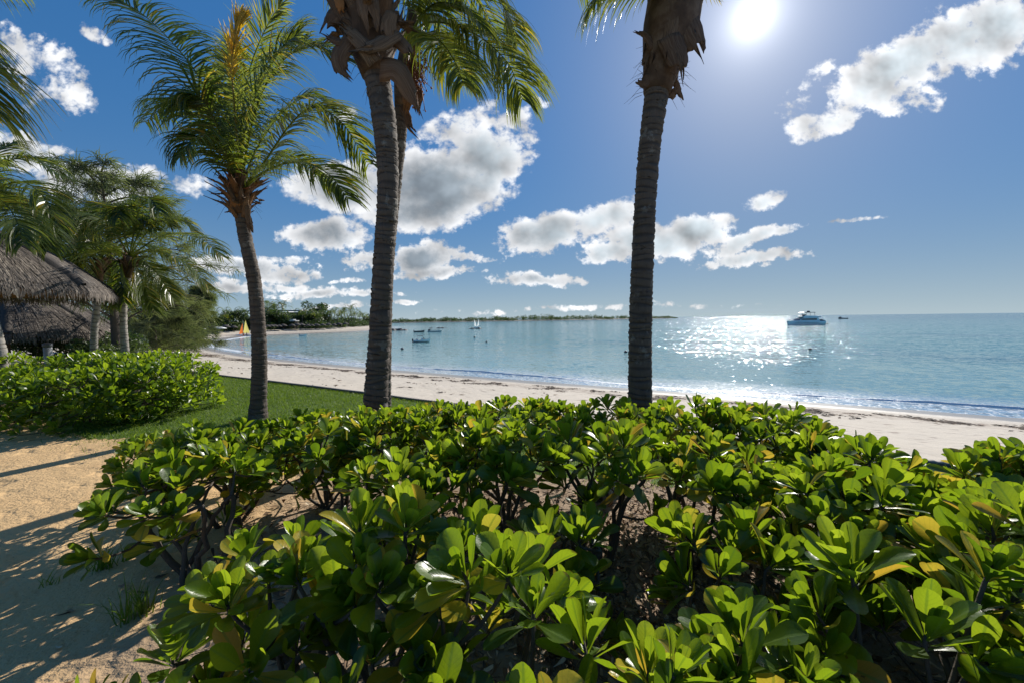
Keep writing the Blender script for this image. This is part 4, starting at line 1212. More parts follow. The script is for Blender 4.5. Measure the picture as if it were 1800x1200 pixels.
fr(th, [(1180, 0, 0), (1150, -25, -.2), (1110, -35, -.35), (1075, -25, -.45), (1046, 5, -.5)], 81, o4, L=.60, n=60, droop=1.0, up=(.2, 0, 1), green=.7, wind=.1)
fr(th, [(1195, -40, 0), (1220, -25, .3), (1245, -12, .4), (1268, 4, .4)], 83, o4, L=.16, n=8, droop=.9, up=(-.2, 0, 1), green=.3, age=.4, w=.008)
top4 = atd(1202, -130, D4)
for i in range(12):
    az = i * 2.4 + 1.1; o = np.array([math.cos(az), math.sin(az), 0])
    if o[1] < .1 or i % 4 > 1 or o[0] > .1: continue
    el = [1.6, 1.2, .9, .7][i % 4]
    P = [top4, top4 + o * .5 + [0, 0, el * .7], top4 + o * 1.3 + [.2, 0, el * 1.0], top4 + o * 2.2 + [.5, 0, el * .8], top4 + o * 2.9 + [.8, 0, el * .35]]
    frond(P, .8, 60, .6, seed=300 + i, green=.5).build('frond', m_frond, th)
# ------------------------------------------------------------------ left side: thatched umbrellas, grey palms, casuarinas
m_thatch, t = material('thatch')
r_, g_, b_ = t.att(); p = t.obj()
c_ = t.ramp(r_, [(0, (0.045, 0.038, 0.034)), (.5, (0.135, 0.108, 0.085)), (.8, (0.30, 0.25, 0.20)), (1, (0.55, 0.48, 0.39))])
c_ = t.mix(t.m('MULTIPLY', t.noise(p, 1.6, 4), .4), c_, (0.08, 0.07, 0.065))
t.out(t.pbsdf(c_, .9, t.bump(t.noise(p, 60, 3), .6, .01)))
m_under = plain('thatch_underside', (0.20, 0.10, 0.045), .85, .3, 6, .02, 40)
m_wood = plain('weathered_post', (0.16, 0.11, 0.075), .8, .3, 8, .01, 40)


def umbrella(c, rad, zeave, rise, nside, rot, label, seed, npatch=4200, thick=.16):
    r = np.random.default_rng(seed)
    th = thing('thatched_umbrella', c, label, 'thatched umbrella', 'thatched umbrellas')
    nr, na = 16, 96

    def surf(f, a, lift=0.0):
        # f 0 at the apex .. 1 at the eave; a convex hip roof with nside faces
        seg = 2 * PI / nside
        k = ((a - rot) % seg) - seg / 2
        pol = np.cos(seg / 2) / np.cos(k); pol = .45 + .55 * pol
        rr = rad * f * pol
        z = zeave + rise * (1 - f ** 1.9) + lift
        return np.stack([c[0] + rr * np.cos(a), c[1] + rr * np.sin(a), c[2] + z], -1)

    fs = np.linspace(0.02, 1, nr); aa = np.arange(na) * 2 * PI / na
    Fg, Ag = np.meshgrid(fs, aa, indexing='ij')
    V = surf(Fg, Ag).reshape(-1, 3)
    A = Acc(); A.add(V, grid_faces(nr, na, True), np.array([.1, 0, 0]))
    # straw bundles lying down the slope, sticking out over the eave
    n = npatch; f0 = np.sqrt(r.uniform(.02, 1, n)); a0 = r.uniform(0, 2 * PI, n); ln = r.uniform(.12, .28, n)
    K = 4; rows = []; drift = r.normal(0, .006, n); wv_ = r.uniform(.6, 1.7, n)
    for k in range(K):
        f = f0 + ln * k / (K - 1); q = surf(np.minimum(f, 1.05), a0 + drift * k, .0)
        q[:, 2] += .02 + .035 * np.sin(k / (K - 1) * PI) + (k == K - 1) * r.uniform(-.01, .05, n) - np.maximum(f - 1.0, 0) * 1.2
        tang = np.stack([-np.sin(a0), np.cos(a0), np.zeros(n)], -1)
        wd = .0085 * (1 - .5 * k / K) * wv_
        rows.append(np.stack([q - tang * wd[:, None], q + tang * wd[:, None]], 1))
    Vv = np.stack(rows, 1); base = np.arange(n)[:, None, None] * (2 * K) + np.arange(K - 1)[None, :, None] * 2
    tone = np.clip(r.beta(1.6, 2.2, n), 0, 1)
    C = np.repeat(tone, 2 * K)[:, None] * np.array([[1, 0, 0]])
    A.add(Vv.reshape(-1, 3), (base + np.array([0, 1, 3, 2])).reshape(-1, 4), C)
    # fringe: hanging tips round the eave
    n = 1500; a0 = r.uniform(0, 2 * PI, n); q = surf(np.full(n, 1.0), a0); tang = np.stack([-np.sin(a0), np.cos(a0), np.zeros(n)], -1); out = np.stack([np.cos(a0), np.sin(a0), np.zeros(n)], -1)
    wd = (.012 * r.uniform(.6, 1.8, n))[:, None]; h = r.uniform(.05, thick * .75, n)[:, None]
    q = q + out * r.uniform(-.06, .05, (n, 1)); dn = np.array([0, 0, -1.0]) * h + out * r.normal(0.02, .03, (n, 1))
    Vv = np.stack([q - tang * wd + [0, 0, .04], q + tang * wd + [0, 0, .04], q + dn + tang * wd * .5, q + dn - tang * wd * .5], 1).reshape(-1, 3)
    A.add(Vv, np.arange(4 * n).reshape(-1, 4), np.repeat(np.clip(r.beta(1.5, 2.5, n), 0, 1), 4)[:, None] * np.array([[1, 0, 0]]))
    A.build('roof', m_thatch, th)
    V2 = surf(Fg, Ag, -.10 - .05 * 0).reshape(-1, 3); V2[:, 2] -= .03
    mk('ceiling', V2, grid_faces(nr, na, True)[:, ::-1], m_under, th)
    for i in range(nside * 2):
        a = rot + i * PI / nside
        f = np.linspace(.06, .985, 8); q = surf(f, np.full(8, a), -.17)
        V, F = tube(q, np.full(8, .035), 6); mk('rafter', V, F, m_wood, th)
    V, F = tube(np.array([[c[0], c[1], c[2] - .1], [c[0], c[1], c[2] + zeave + rise * .95]]), [.085, .075], 12); mk('pole', V, F, m_wood, th)
    # ridge cap over each hip, its dark tone paints in the shaded roof face
    A = Acc()
    for i in range(nside):
        a = rot + i * 2 * PI / nside
        f = np.linspace(.0, 1.02, 20)
        rowsV = []
        for da, dz in ((-.14, -.01), (-.07, .075), (0, .115), (.07, .075), (.14, -.01)):
            ff = np.maximum(f, .03); q = surf(ff, a + da / np.maximum(ff * 2.6, .35), .02 + dz); rowsV.append(q)
        V = np.stack(rowsV, 1); V += r.normal(0, .012, V.shape)
        A.add(V.reshape(-1, 3), grid_faces(20, 5), np.array([.08, 0, 0]))
    A.build('ridge_cap', m_thatch, th)
    return th


umbrella(np.array([-14.1, 10.0, LAND]), 3.0, 2.62, 1.5, 6, R(5), 'large thatched umbrella roof, the nearer one, brown underside showing', 1, 12000)
umbrella(np.array([-20.6, 16.0, LAND - .1]), 3.3, 1.42, 1.75, 8, R(8), 'lower grey thatched roof seen beneath the nearer thatch, dark hedge below', 2, 9000)

# casuarina: thin drooping needle sprays
m_needle, t = material('casuarina_needles')
r_, g_, b_ = t.att()
c_ = t.mix(r_, (0.055, 0.07, 0.03), (0.15, 0.165, 0.075))
tr = t.n('BsdfTranslucent', {'Color': t.mix(r_, (0.14, 0.20, 0.04), (0.32, 0.36, 0.11))}).outputs[0]
t.out(t.n('MixShader', {0: .35, 1: t.pbsdf(c_, .6), 2: tr}).outputs[0])
m_limb = plain('casuarina_bark', (0.10, 0.08, 0.065), .9, .35, 6, .02, 30)


def casuarina(c, H, spread, nb, seed, label, dens=1.0, low=.2, lean=(.12, 0), group=None, needle=(.30, .55), wid=.012, skew=0.0, up=.5):
    r = np.random.default_rng(seed)
    th = thing('casuarina_tree', c, label, 'casuarina tree', group)
    c = np.array(c, float)
    top = c + [lean[0] * H, lean[1] * H, H * .96]
    Q = catmull([c + [0, 0, -.2], c + [lean[0] * H * .15, 0, H * .3], c + [lean[0] * H * .5, r.normal(0, .1), H * .65], top], 24)
    A = Acc(); V, F = tube(Q, np.linspace(.16, .02, 24) * H / 7, 9); A.add(V, F); A.build('trunk', m_limb, th)
    Bm = Acc(); N = Acc(); tips = []; dirs = []
    for b in range(nb):
        f = low + (1 - low) * (b / nb) ** .9
        p0 = Q[min(23, int(f * 23))]
        az = b * 2.4 + r.normal(0, .3); o = np.array([math.cos(az), math.sin(az), 0])
        L = spread * (1.15 - .75 * f) * r.uniform(.65, 1.2) * (1 + skew * o[0])
        P = [p0, p0 + o * L * .35 + [0, 0, L * up * .5], p0 + o * L * .75 + [WIND[0] * L * .2, 0, L * up * .75], p0 + o * L + [WIND[0] * L * .4, 0, L * up * .55]]
        BQ = catmull(P, 12); V, F = tube(BQ, np.linspace(.04, .008, 12) * H / 7, 5); Bm.add(V, F)
        for k in range(int(16 * dens)):
            i = r.integers(3, 12); q = BQ[i] + r.normal(0, .05, 3)
            so_ = nrm(np.array([r.normal(0, 1), r.normal(0, 1), r.normal(.25, .5)]) + o * .6)
            l2 = L * r.uniform(.12, .3)
            e = q + so_ * l2
            V, F = tube(np.array([q, (q + e) / 2 + [0, 0, .04], e]), [.010, .008, .004], 3, False); Bm.add(V, F)
            for m in range(3):
                tips.append(q + (e - q) * (m + 1) / 3); dirs.append(so_)
    Bm.build('branches', m_limb, th)
    tips = np.array(tips); dirs = np.array(dirs); per = 7; n = len(tips) * per
    b0 = np.repeat(tips, per, 0) + r.normal(0, .05, (n, 3)); d = nrm(np.repeat(dirs, per, 0) * .8 + r.normal(0, .62, (n, 3)) + [WIND[0] * .7, 0, .1])
    ln = r.uniform(*needle, n); K = 3; rows = []; p_ = b0
    for k in range(K + 1):
        s_ = nrm(np.cross(d, r.normal(0, 1, (1, 3)) + np.array([[0.3, 1, .2]])))
        rows.append(np.stack([p_ - s_ * wid * (1 - .6 * k / K), p_ + s_ * wid * (1 - .6 * k / K)], 1))
        d = nrm(d + np.array([.08, 0, -.32])); p_ = p_ + d * (ln / K)[:, None]
    Vv = np.stack(rows, 1); base = np.arange(n)[:, None, None] * (2 * (K + 1)) + np.arange(K)[None, :, None] * 2
    C = np.repeat(np.clip(np.repeat(r.normal(.45, .25, len(tips)), per) + r.normal(0, .12, n), 0, 1), 2 * (K + 1))[:, None] * np.array([[1, 0, 0]])
    N.add(Vv.reshape(-1, 3), (base + np.array([0, 1, 3, 2])).reshape(-1, 4), C)
    N.build('crown', m_needle, th)
    return th


CG = 'casuarina trees'
c_a = atd(205, 600, 16.0); c_a[2] = LAND
casuarina(c_a, 8.0, 3.1, 40, 1, 'tall wispy casuarina with feathery crown behind the grey ringed palms', .75, .22, (-.02, 0), CG, skew=.1)
def on_ground(px, depth):
    q = atd(px, 600, depth); q[2] = height(q[:1], q[1:2], shore_dist(q[None, :2]))[0]
    return q


casuarina(on_ground(272, 37.0), 7.2, 2.9, 40, 2, 'soft drooping casuarina at the back of the sand, low green boughs over the beach', .9, .12, (.06, 0), CG, (.6, 1.1), .022, .1, .3)
c_c = atd(70, 600, 19); c_c[2] = LAND
casuarina(c_c, 8.0, 3.0, 40, 3, 'dark casuarina rising behind the nearer thatched roof', 1.0, .2, (.02, 0), CG)
casuarina(on_ground(312, 52.0), 6.6, 3.2, 34, 4, 'broad casuarina at the back of the beach, behind the low drooping one', .9, .05, (.12, 0), CG, (.6, 1.1), .028, .2, .35)
c_e = atd(345, 565, 60); c_e[2] = 3.0
casuarina(c_e, 7.4, 2.0, 30, 5, 'small spiky casuarina standing above the far bushes, open branches against cloud', .8, .35, (.1, 0), CG, (.6, 1.0), .035, .2, .8)
# open twigs of the tall one reaching over the beach
# ------------- grey ringed palms
GP = 'grey ringed coconut palms by the umbrellas'


def side_palm(pts, depth, rad, crown_px, label, seed, fronds, sheath_n=18, L=.75):
    P = [atd(px, py, depth) for (px, py) in pts]
    base = P[0].copy(); base[2] = LAND
    P = [base + [0, 0, -.15]] + P[1:]
    th = thing('palm_tree', base, label, 'palm tree', GP)
    V, F, C = palm_trunk(P, rad, .10, 18, seed, .04)
    mk('trunk', V, F, m_bark2, th, C)
    c = atd(*crown_px, depth); tp = P[-1]
    V, F = tube(catmull([tp, (tp + c) / 2, c], 8), np.linspace(rad[-1] * 1.15, rad[-1] * .7, 8), 12)
    A = Acc(); A.add(V, F, np.array([.5, .15, 0])); A.build('crown_shaft', m_sheath, th)
    ax = nrm(c - tp)
    crown_bases((tp + c) / 2, ax, sheath_n, rad[-1], lambda r, f: (r.uniform(-.3, .3), r.uniform(.3, .6), r.uniform(.3, .9), r.uniform(-.1, .6), .07, r.uniform(0, .4)), seed * 7, th)
    for i, (fp, kw) in enumerate(fronds):
        frond([c] + [atd(px, py, depth + dz) for (px, py, dz) in fp], seed=seed * 40 + i, **{**dict(L=L, n=58, droop=.65, up=(0, -.2, 1), w=.024), **kw}).build('frond', m_frond, th)
    return th


def fan(cx, cy, rad, n, seed, squash=.8, dz=1.2, wind=20):
    """a round of fronds in photo positions about a crown"""
    r = np.random.default_rng(seed); out = []
    for i in range(n):
        a = 2 * PI * i / n + r.normal(0, .15); l = rad * r.uniform(.8, 1.15)
        z = r.uniform(-dz, dz)
        x1, y1 = cx + math.cos(a) * l * .45, cy - math.sin(a) * l * .45 * squash - l * .18
        x2, y2 = cx + math.cos(a) * l * .85 + wind * .4, cy - math.sin(a) * l * .75 * squash - l * .12
        x3, y3 = cx + math.cos(a) * l * 1.05 + wind, cy - math.sin(a) * l * .85 * squash + l * .12
        out.append((((x1, y1, z * .5), (x2, y2, z), (x3, y3, z * 1.2)), dict(green=r.uniform(.2, .75))))
    return out


side_palm([(222, 640), (217, 570), (219, 520), (223, 488)], 13.0, [.16, .105, .095, .09, .10], (228, 450),
          'grey ringed palm with a drooping green crown between thatch and beach', 11, fan(230, 440, 118, 13, 1), L=.85)
side_palm([(163, 640), (166, 580), (170, 545), (174, 500)], 14.0, [.12, .10, .095, .095], (178, 455),
          'slender grey palm rising just behind the tip of the nearer thatched roof', 12, fan(178, 448, 105, 11, 2), L=.8)
side_palm([(12, 640), (-8, 590), (-26, 530), (-40, 470), (-40, 430)], 9.0, [.16, .12, .115, .11, .11], (-38, 400),
          'leaning grey palm at the frame edge, its fronds hanging over the nearer thatched roof', 13,
          [(((-10, 340, -.2), (35, 320, -.4), (75, 345, -.5), (105, 400, -.5)), dict(green=.55)), (((-5, 360, .3), (40, 365, .5), (70, 400, .6), (85, 440, .6)), dict(green=.4)),
           (((-20, 320, .2), (10, 285, .4), (60, 280, .6), (110, 310, .7)), dict(green=.6)), (((-15, 350, -.5), (10, 360, -.9), (30, 390, -1.1), (40, 430, -1.2)), dict(green=.5)),
           (((-40, 310, 0), (-45, 230, 0), (-60, 180, 0)), {}), (((-70, 340, .2), (-120, 330, .3), (-160, 390, .4)), {}), (((-60, 320, -.5), (-100, 260, -1), (-150, 270, -1.4)), {}), (((-30, 330, .6), (-10, 270, 1.2), (30, 250, 1.7)), dict(green=.5))], L=.8)
# near palm beyond the frame edge, only its fronds reach in
bq = atd(-420, 760, 3.6); bq[2] = LAND
th = thing('palm_tree', bq, 'palm whose blurred yellow green fronds hang in from the frame edge above the roofs', 'palm tree', PG)
tp = [bq + [0, 0, -.1], atd(-415, 500, 3.6), atd(-400, 300, 3.6), atd(-380, 160, 3.6)]
V, F, C = palm_trunk(tp, [.16, .14, .13, .13], .055, seed=9); mk('trunk', V, F, m_bark, th, C)
cq = atd(-376, 110, 3.6); axq = nrm(cq - tp[-1])
V, F = tube(catmull([tp[-1], (tp[-1] + cq) / 2, cq], 8), np.linspace(.15, .09, 8), 12); A = Acc(); A.add(V, F, np.array([.3, .1, 0])); A.build('crown_shaft', m_sheath, th)
crown_bases(tp[-1], axq, 14, .13, lambda r, f: (r.uniform(-.3, .3), r.uniform(.3, .6), r.uniform(.3, .8), r.uniform(-.1, .5), .07, .1), 90, th)
for i, (pp, kw) in enumerate([(((-330, 30, .1), (-220, -20, .3), (-110, 10, .5), (-20, 110, .6)), dict(green=.85)), (((-320, 60, -.2), (-210, 40, -.3), (-110, 90, -.4), (-40, 180, -.4)), dict(green=.9)),
                              (((-330, 20, .5), (-210, -60, 1.0), (-100, -80, 1.5), (10, -40, 1.9)), dict(green=.6)), (((-380, 0, 0), (-400, -160, 0), (-420, -300, .1)), {}),
                              (((-430, 40, .2), (-540, 20, .4), (-620, 130, .6)), {}), (((-420, 30, -.6), (-480, -40, -1.2), (-540, 0, -1.8)), {})]):
    frond([cq] + [atd(px, py, 3.6 + dz) for (px, py, dz) in pp], L=.85, n=74, droop=.75, up=(0, -.1, 1), seed=900 + i, w=.02, wind=.7, **kw).build('frond', m_frond, th)

# ------------- broadleaf clumps: the dark hedge under the low roof, bushes by the palms
m_bleaf, t = material('bush_leaves')
r_, g_, b_ = t.att()
c_ = t.mix(r_, (0.018, 0.042, 0.012), (0.070, 0.105, 0.028))
tr = t.n('BsdfTranslucent', {'Color': t.mix(r_, (0.06, 0.13, 0.02), (0.22, 0.30, 0.05))}).outputs[0]
t.out(t.n('MixShader', {0: .3, 1: t.pbsdf(c_, .5), 2: tr}).outputs[0])


def leaf_cloud(A, P, size, r, tone=.5, tvar=.25, kind='quad'):
    """leaf-sized faces about the points P, each turned at random"""
    n = len(P); d = nrm(r.normal(0, 1, (n, 3))); e = nrm(np.cross(d, r.normal(0, 1, (n, 3))))
    s = size * r.uniform(.6, 1.4, (n, 1))
    Vv = np.stack([P - d * s, P + e * s * .45 + [0, 0, 0], P + d * s, P - e * s * .45], 1).reshape(-1, 3)
    A.add(Vv, np.arange(4 * n).reshape(-1, 4), np.repeat(np.clip(tone + r.normal(0, tvar, n), 0, 1), 4)[:, None] * np.array([[1, 0, 0]]))


def bush(c, rx, ry, h, n, size, seed, label, name='bush', cat='bush', tone=.4, group=None):
    r = np.random.default_rng(seed); c = np.array(c, float)
    th = thing(name, c, label, cat, group)
    lob = [(r.uniform(-.75, .75), r.uniform(-.75, .75), r.uniform(.35, .8), r.uniform(.28, .5)) for _ in range(9)]
    P = []; T = []
    for (a, b, z, s) in lob:
        m = n // 9; q = nrm(r.normal(0, 1, (m, 3))) * (r.uniform(.35, 1, (m, 1)) ** .5) * s
        P.append(q + [a, b, z]); T.append(np.full(m, r.normal(0, .14)))
    P = np.concatenate(P); P[:, 2] = np.abs(P[:, 2]); P = P * [rx, ry, h] + c
    A = Acc(); leaf_cloud(A, P, size, r, tone); A.build('foliage', m_bleaf, th)
    S = Acc()
    for i in range(7):
        a = r.uniform(0, 6.3); e = c + [rx * .5 * math.cos(a), ry * .5 * math.sin(a), h * .55]
        V, F = tube(catmull([c + [0, 0, -.1], (c + e) / 2 + r.normal(0, .05 * h, 3), e], 6), np.linspace(.03, .012, 6) * max(1, h / 1.5), 5); S.add(V, F)
    S.build('stems', m_limb, th)
    return th


bush((-20.5, 17.6, LAND - .1), 4.6, 1.2, 1.55, 9000, .07, 5, 'dark shaded hedge under the lower thatched roof', 'hedge', 'hedge', .1)
q = atd(196, 612, 15.5); bush((q[0], q[1], LAND), 1.2, .9, 1.0, 2600, .06, 6, 'low green bush between the two grey ringed palm trunks', tone=.7)
q = atd(120, 612, 19.5); bush((q[0], q[1], LAND), 2.2, 1.2, 2.6, 3600, .09, 8, 'shadowy bush behind the slender grey palm', tone=.15)
# small pale bollard light by the dark hedge
q = atz(86, 640, LAND + .35); q = atd(86, 640, 12.5)
q[2] = LAND
th = thing('bollard_light', q, 'small pale grey bollard light in front of the dark hedge', 'bollard light')
V, F = tube(np.array([q + [0, 0, -.05], q + [0, 0, .92]]), [.10, .10], 14); mk('post', V, F, plain('bollard_grey', (.36, .37, .38), .5), th)
V, F = tube(np.array([q + [0, 0, .92], q + [0, 0, .96], q + [0, 0, 1.04], q + [0, 0, 1.06]]), [.085, .115, .115, .06], 14); mk('cap', V, F, plain('bollard_cap', (.12, .12, .13), .5), th)

for i, (px, D, rx, hgt, tone, lab) in enumerate([(232, 44, 3.4, 3.2, .3, 'dark bush behind the grey ringed palm, at the back of the sand'), (298, 62, 4.0, 3.4, .45, 'green bush at the back of the sand under the broad casuarina'),
                                                 (336, 74, 4.6, 4.0, .55, 'olive bush at the back of the sand below the small spiky casuarina'), (255, 60, 4.5, 4.0, .25, 'deep green bush glimpsed behind the soft drooping casuarina')]):
    bush(on_ground(px, D), rx, rx * .7, hgt, 2600, .16, 60 + i, lab, tone=tone, group='bushes at the back of the beach')
# ------------------------------------------------------------------ the far side of the bay
def inland(i, off):
    P = SHORE[int(i)]; Tn = SHORE[min(int(i) + 1, len(SHORE) - 1)] - SHORE[max(int(i) - 1, 0)]; Tn = Tn / np.linalg.norm(Tn)
    nrm_in = np.array([-Tn[1], Tn[0]])
    q = P + nrm_in * off
    d = shore_dist(q[None])[0]
    return np.array([q[0], q[1], float(height(q[:1], q[1:2], np.array([d]))[0])])


_tab = {}


def at_px(px, off):
    """a point on the far beach, off metres inland, in the direction of photo column px"""
    if off not in _tab:
        ii = np.arange(iof(-61, 79), iof(-88, 296), .25)
        Q = np.stack([np.interp(ii, np.arange(len(SHORE)), SHORE[:, k]) for k in (0, 1)], -1)
        Tn = nrm(np.gradient(Q, axis=0)); Q = Q + np.stack([-Tn[:, 1], Tn[:, 0]], -1) * off
        z = height(Q[:, 0], Q[:, 1], shore_dist(Q))
        _tab[off] = (900 + FPX * Q[:, 0] / Q[:, 1], np.column_stack([Q, z]))
    cols, P = _tab[off]
    return P[int(np.argmin(np.abs(cols - px)))].copy()


def far_palm(seed, H=6.5, label='', nf=15):
    r = np.random.default_rng(seed)
    th = thing('palm_tree', (0, 0, 0), label, 'palm tree')
    top = np.array([r.uniform(-.4, .6), r.uniform(-.4, .4), H])
    V, F = tube(catmull([[0, 0, -.6], [top[0] * .2, 0, H * .5], top], 10), np.linspace(.17, .11, 10), 7); mk('trunk', V, F, m_limb, th)
    A = Acc()
    for i in range(nf):
        az = i * 2.4 + r.normal(0, .2); o = np.array([math.cos(az), math.sin(az), 0]); el = [1.4, .9, .5, .1][i % 4] * r.uniform(.8, 1.2); L = r.uniform(3.0, 3.8)
        P = [top, top + (o * .35 + [0, 0, el * .45]) * L * .8, top + (o * .75 + [.1, 0, el * .5]) * L * .9, top + (o * 1.0 + [.2, 0, el * .25 - .25]) * L]
        B = frond(P, .75, 16, .75, seed=seed * 100 + i, w=.055, K=2, r0=.03, green=r.uniform(-.1, .5))
        A.add(np.concatenate(B.V), [np.concatenate(v) for v in B.F.values()], np.concatenate(B.C))
    A.build('crown', m_frond, th)
    return th


def far_tree(seed, H, W, label='', tone=.35, n=2200):
    r = np.random.default_rng(seed)
    th = thing('broadleaf_tree', (0, 0, 0), label, 'tree')
    S = Acc(); V, F = tube(catmull([[0, 0, -.6], [r.normal(0, .2), 0, H * .3], [r.normal(0, .4), 0, H * .55]], 8), np.linspace(.26, .14, 8), 7); S.add(V, F)
    A = Acc()
    for k in range(11):
        a = r.uniform(0, 6.3); rr = W * math.sqrt(r.random()) * .75; z = H * r.uniform(.38, .85); s = W * r.uniform(.28, .48)
        cc = np.array([rr * math.cos(a), rr * math.sin(a), z])
        V, F = tube(catmull([[0, 0, H * .3], cc * .6 + [0, 0, H * .12], cc], 6), np.linspace(.1, .04, 6), 5); S.add(V, F)
        m = n // 11; q = nrm(r.normal(0, 1, (m, 3))) * (r.uniform(.2, 1, (m, 1)) ** .45) * s * [1, 1, .72] + cc
        q[:, 2] = np.maximum(q[:, 2], .25)
        leaf_cloud(A, q, .26, r, tone + r.normal(0, .13))
    S.build('trunk', m_limb, th)
    A.build('crown', m_bleaf, th)
    return th


palmA, palmB, palmC = far_palm(1, 4.3), far_palm(2, 3.4), far_palm(3, 5.2)
treeA, treeB, treeC = far_tree(1, 7.0, 4.2, tone=.3), far_tree(2, 5.0, 3.6, tone=.5), far_tree(3, 3.2, 3.0, tone=.55)
used = set()
FT = 'palms and trees of the far tree line'


def place(proto, px, off, sc, label, rz=None):
    q = at_px(px, off)
    rz = rng.uniform(0, 6.3) if rz is None else rz
    if proto.name not in used:
        used.add(proto.name); proto.location = [float(v) for v in q]; proto.rotation_euler = (0, 0, rz); proto.scale = (sc,) * 3; o = proto
        o['label'] = label
    else:
        o = copy_tree(proto, q, rz, sc, label)
    o['group'] = FT
    return o


FARS = [
    (treeC, 352, 16, .9, 'rounded yellow green bush above the two pale sunshades'), (treeB, 330, 22, 1.0, 'leafy tree just beyond the low drooping casuarina'), (treeB, 372, 24, 1.05, 'dense far tree behind the wider pale sunshade'),
    (palmB, 362, 20, .9, 'palm rising between the two pale sunshades'), (palmC, 383, 26, .95, 'tall dark palm on the skyline above the wider pale sunshade'), (treeA, 398, 30, .85, 'dark round tree left of the bright catamaran sail'),
    (palmB, 402, 18, .95, 'drooping palm just left of the bright catamaran sail'), (palmA, 410, 34, 1.05, 'skyline palm left of the bright catamaran sail'), (treeC, 416, 15, .95, 'shadowy bush right behind the bright catamaran sail'),
    (treeA, 426, 26, .95, 'dark tree above the bright catamaran sail'), (palmC, 432, 34, .9, 'palm on the skyline above the catamaran sail, touching the fan-crowned palm trunk'), (treeB, 445, 20, 1.0, 'far tree mostly hidden by the fan-crowned palm trunk'),
    (palmA, 470, 36, 1.25, 'skyline palm in front of the long pale hotel roof, next to the fan-crowned trunk'), (treeA, 476, 24, .95, 'dark tree below the left end of the hotel roof'), (palmB, 484, 48, 1.5, 'skyline palm before the middle of the long hotel roof'),
    (palmC, 496, 50, 1.25, 'skyline palm near the right end of the long hotel roof'), (treeB, 492, 22, 1.1, 'dark bushy tree left of the white beach pavilion'), (treeC, 502, 20, 1.0, 'bush at the left wall of the white beach pavilion'),
    (palmA, 532, 20, 1.0, 'yellow green palm right of the white beach pavilion'), (treeB, 545, 26, 1.15, 'bushy tree below the hotel balconies'), (treeA, 556, 44, 1.35, 'feathery tall tree on the skyline right of the hotel'),
    (treeC, 520, 34, 1.3, 'green bush climbing the slope below the hotel terrace'), (treeB, 565, 30, 1.1, 'broad tree right of the hotel where the skyline drops'), (palmB, 556, 18, .95, 'short beachside palm below the feathery skyline tree'),
    (palmA, 580, 22, 1.05, 'first palm of the dense yellowish palm row'), (palmC, 588, 24, .9, 'second palm of the dense yellowish palm row, slightly taller'), (palmB, 594, 18, 1.1, 'short yellow palm in the yellowish row'),
    (palmA, 601, 22, 1.1, 'leafy palm in the middle of the yellowish row'), (palmC, 608, 26, 1.0, 'palm in the yellowish row left of its tallest one'), (palmB, 614, 18, 1.1, 'bright low palm at the front of the yellowish row'),
    (palmC, 619, 22, 1.25, 'tallest palm of the yellowish row, standing clear of the others'), (palmA, 627, 20, 1.05, 'palm right of the tallest one in the yellowish row'), (palmB, 633, 20, 1.1, 'palm near the end of the yellowish row'), (palmA, 640, 22, .95, 'last palm of the yellowish row, touching the thick twin trunk'),
    (treeB, 650, 16, 1.0, 'far tree hidden behind the thick twin trunk'), (treeA, 668, 16, .9, 'far tree on the headland behind the twin trunks'), (treeB, 688, 10, 1.45, 'dark tree on the headland tip, right edge of the thick twin trunk'),
]
for (pr, px, off, sc, lab) in FARS: place(pr, px, off * .62 + 4.5, sc * (1.12 if px < 450 else 1.3), lab)

# background growth that reads as one mass
A = Acc(); r = np.random.default_rng(77)
NB = 330
bi = r.uniform(iof(-64, 82), iof(-90, 300), NB); bo = 13.5 + r.exponential(13, NB)
Qs = np.stack([np.interp(bi, np.arange(len(SHORE)), SHORE[:, k]) for k in (0, 1)], -1); Ts = np.stack([np.interp(bi, np.arange(len(SHORE)), np.gradient(SHORE[:, k])) for k in (0, 1)], -1); Ts = nrm(Ts)
Qs = Qs + np.stack([-Ts[:, 1], Ts[:, 0]], -1) * bo[:, None]
zs_ = height(Qs[:, 0], Qs[:, 1], shore_dist(Qs))
for k in range(NB):
    q = np.array([Qs[k, 0], Qs[k, 1], zs_[k]]); s = r.uniform(1.3, 2.4) * (1 + min(bo[k] - 13, 25) * .03)
    m = 170; P = nrm(r.normal(0, 1, (m, 3))) * (r.uniform(.3, 1, (m, 1)) ** .5) * s * [1.3, 1.3, .8] + q + [0, 0, s * .55]
    leaf_cloud(A, P, .34, r, .22 + r.normal(0, .12))
tag(A.build('undergrowth', m_bleaf), 'dark mixed undergrowth filling the slope behind the far palms', 'undergrowth', kind='stuff')

# pale sunshades and small thatched umbrellas on the far sand
m_white = plain('white_canvas', (.78, .77, .74), .7, .05)


def sunshade(q, rad, hgt, label, mat, cat='beach umbrella', group=None, name='beach_umbrella', rise=.35):
    th = thing(name, q, label, cat, group)
    V, F = tube(np.array([q + [0, 0, -.3], q + [0, 0, hgt]]), [.05, .04], 6); mk('pole', V, F, m_wood, th)
    a = np.arange(16) * 2 * PI / 16; V = []
    for f, z in ((.03, rise), (.35, rise * .8), (.7, rise * .45), (1.0, 0), (1.0, -.10)):
        V.append(np.stack([q[0] + rad * f * np.cos(a), q[1] + rad * f * np.sin(a) * .9, np.full(16, q[2] + hgt + z)], -1))
    mk('canopy', np.concatenate(V), grid_faces(5, 16, True), mat, th, C=np.full((80, 3), .12))
    return th


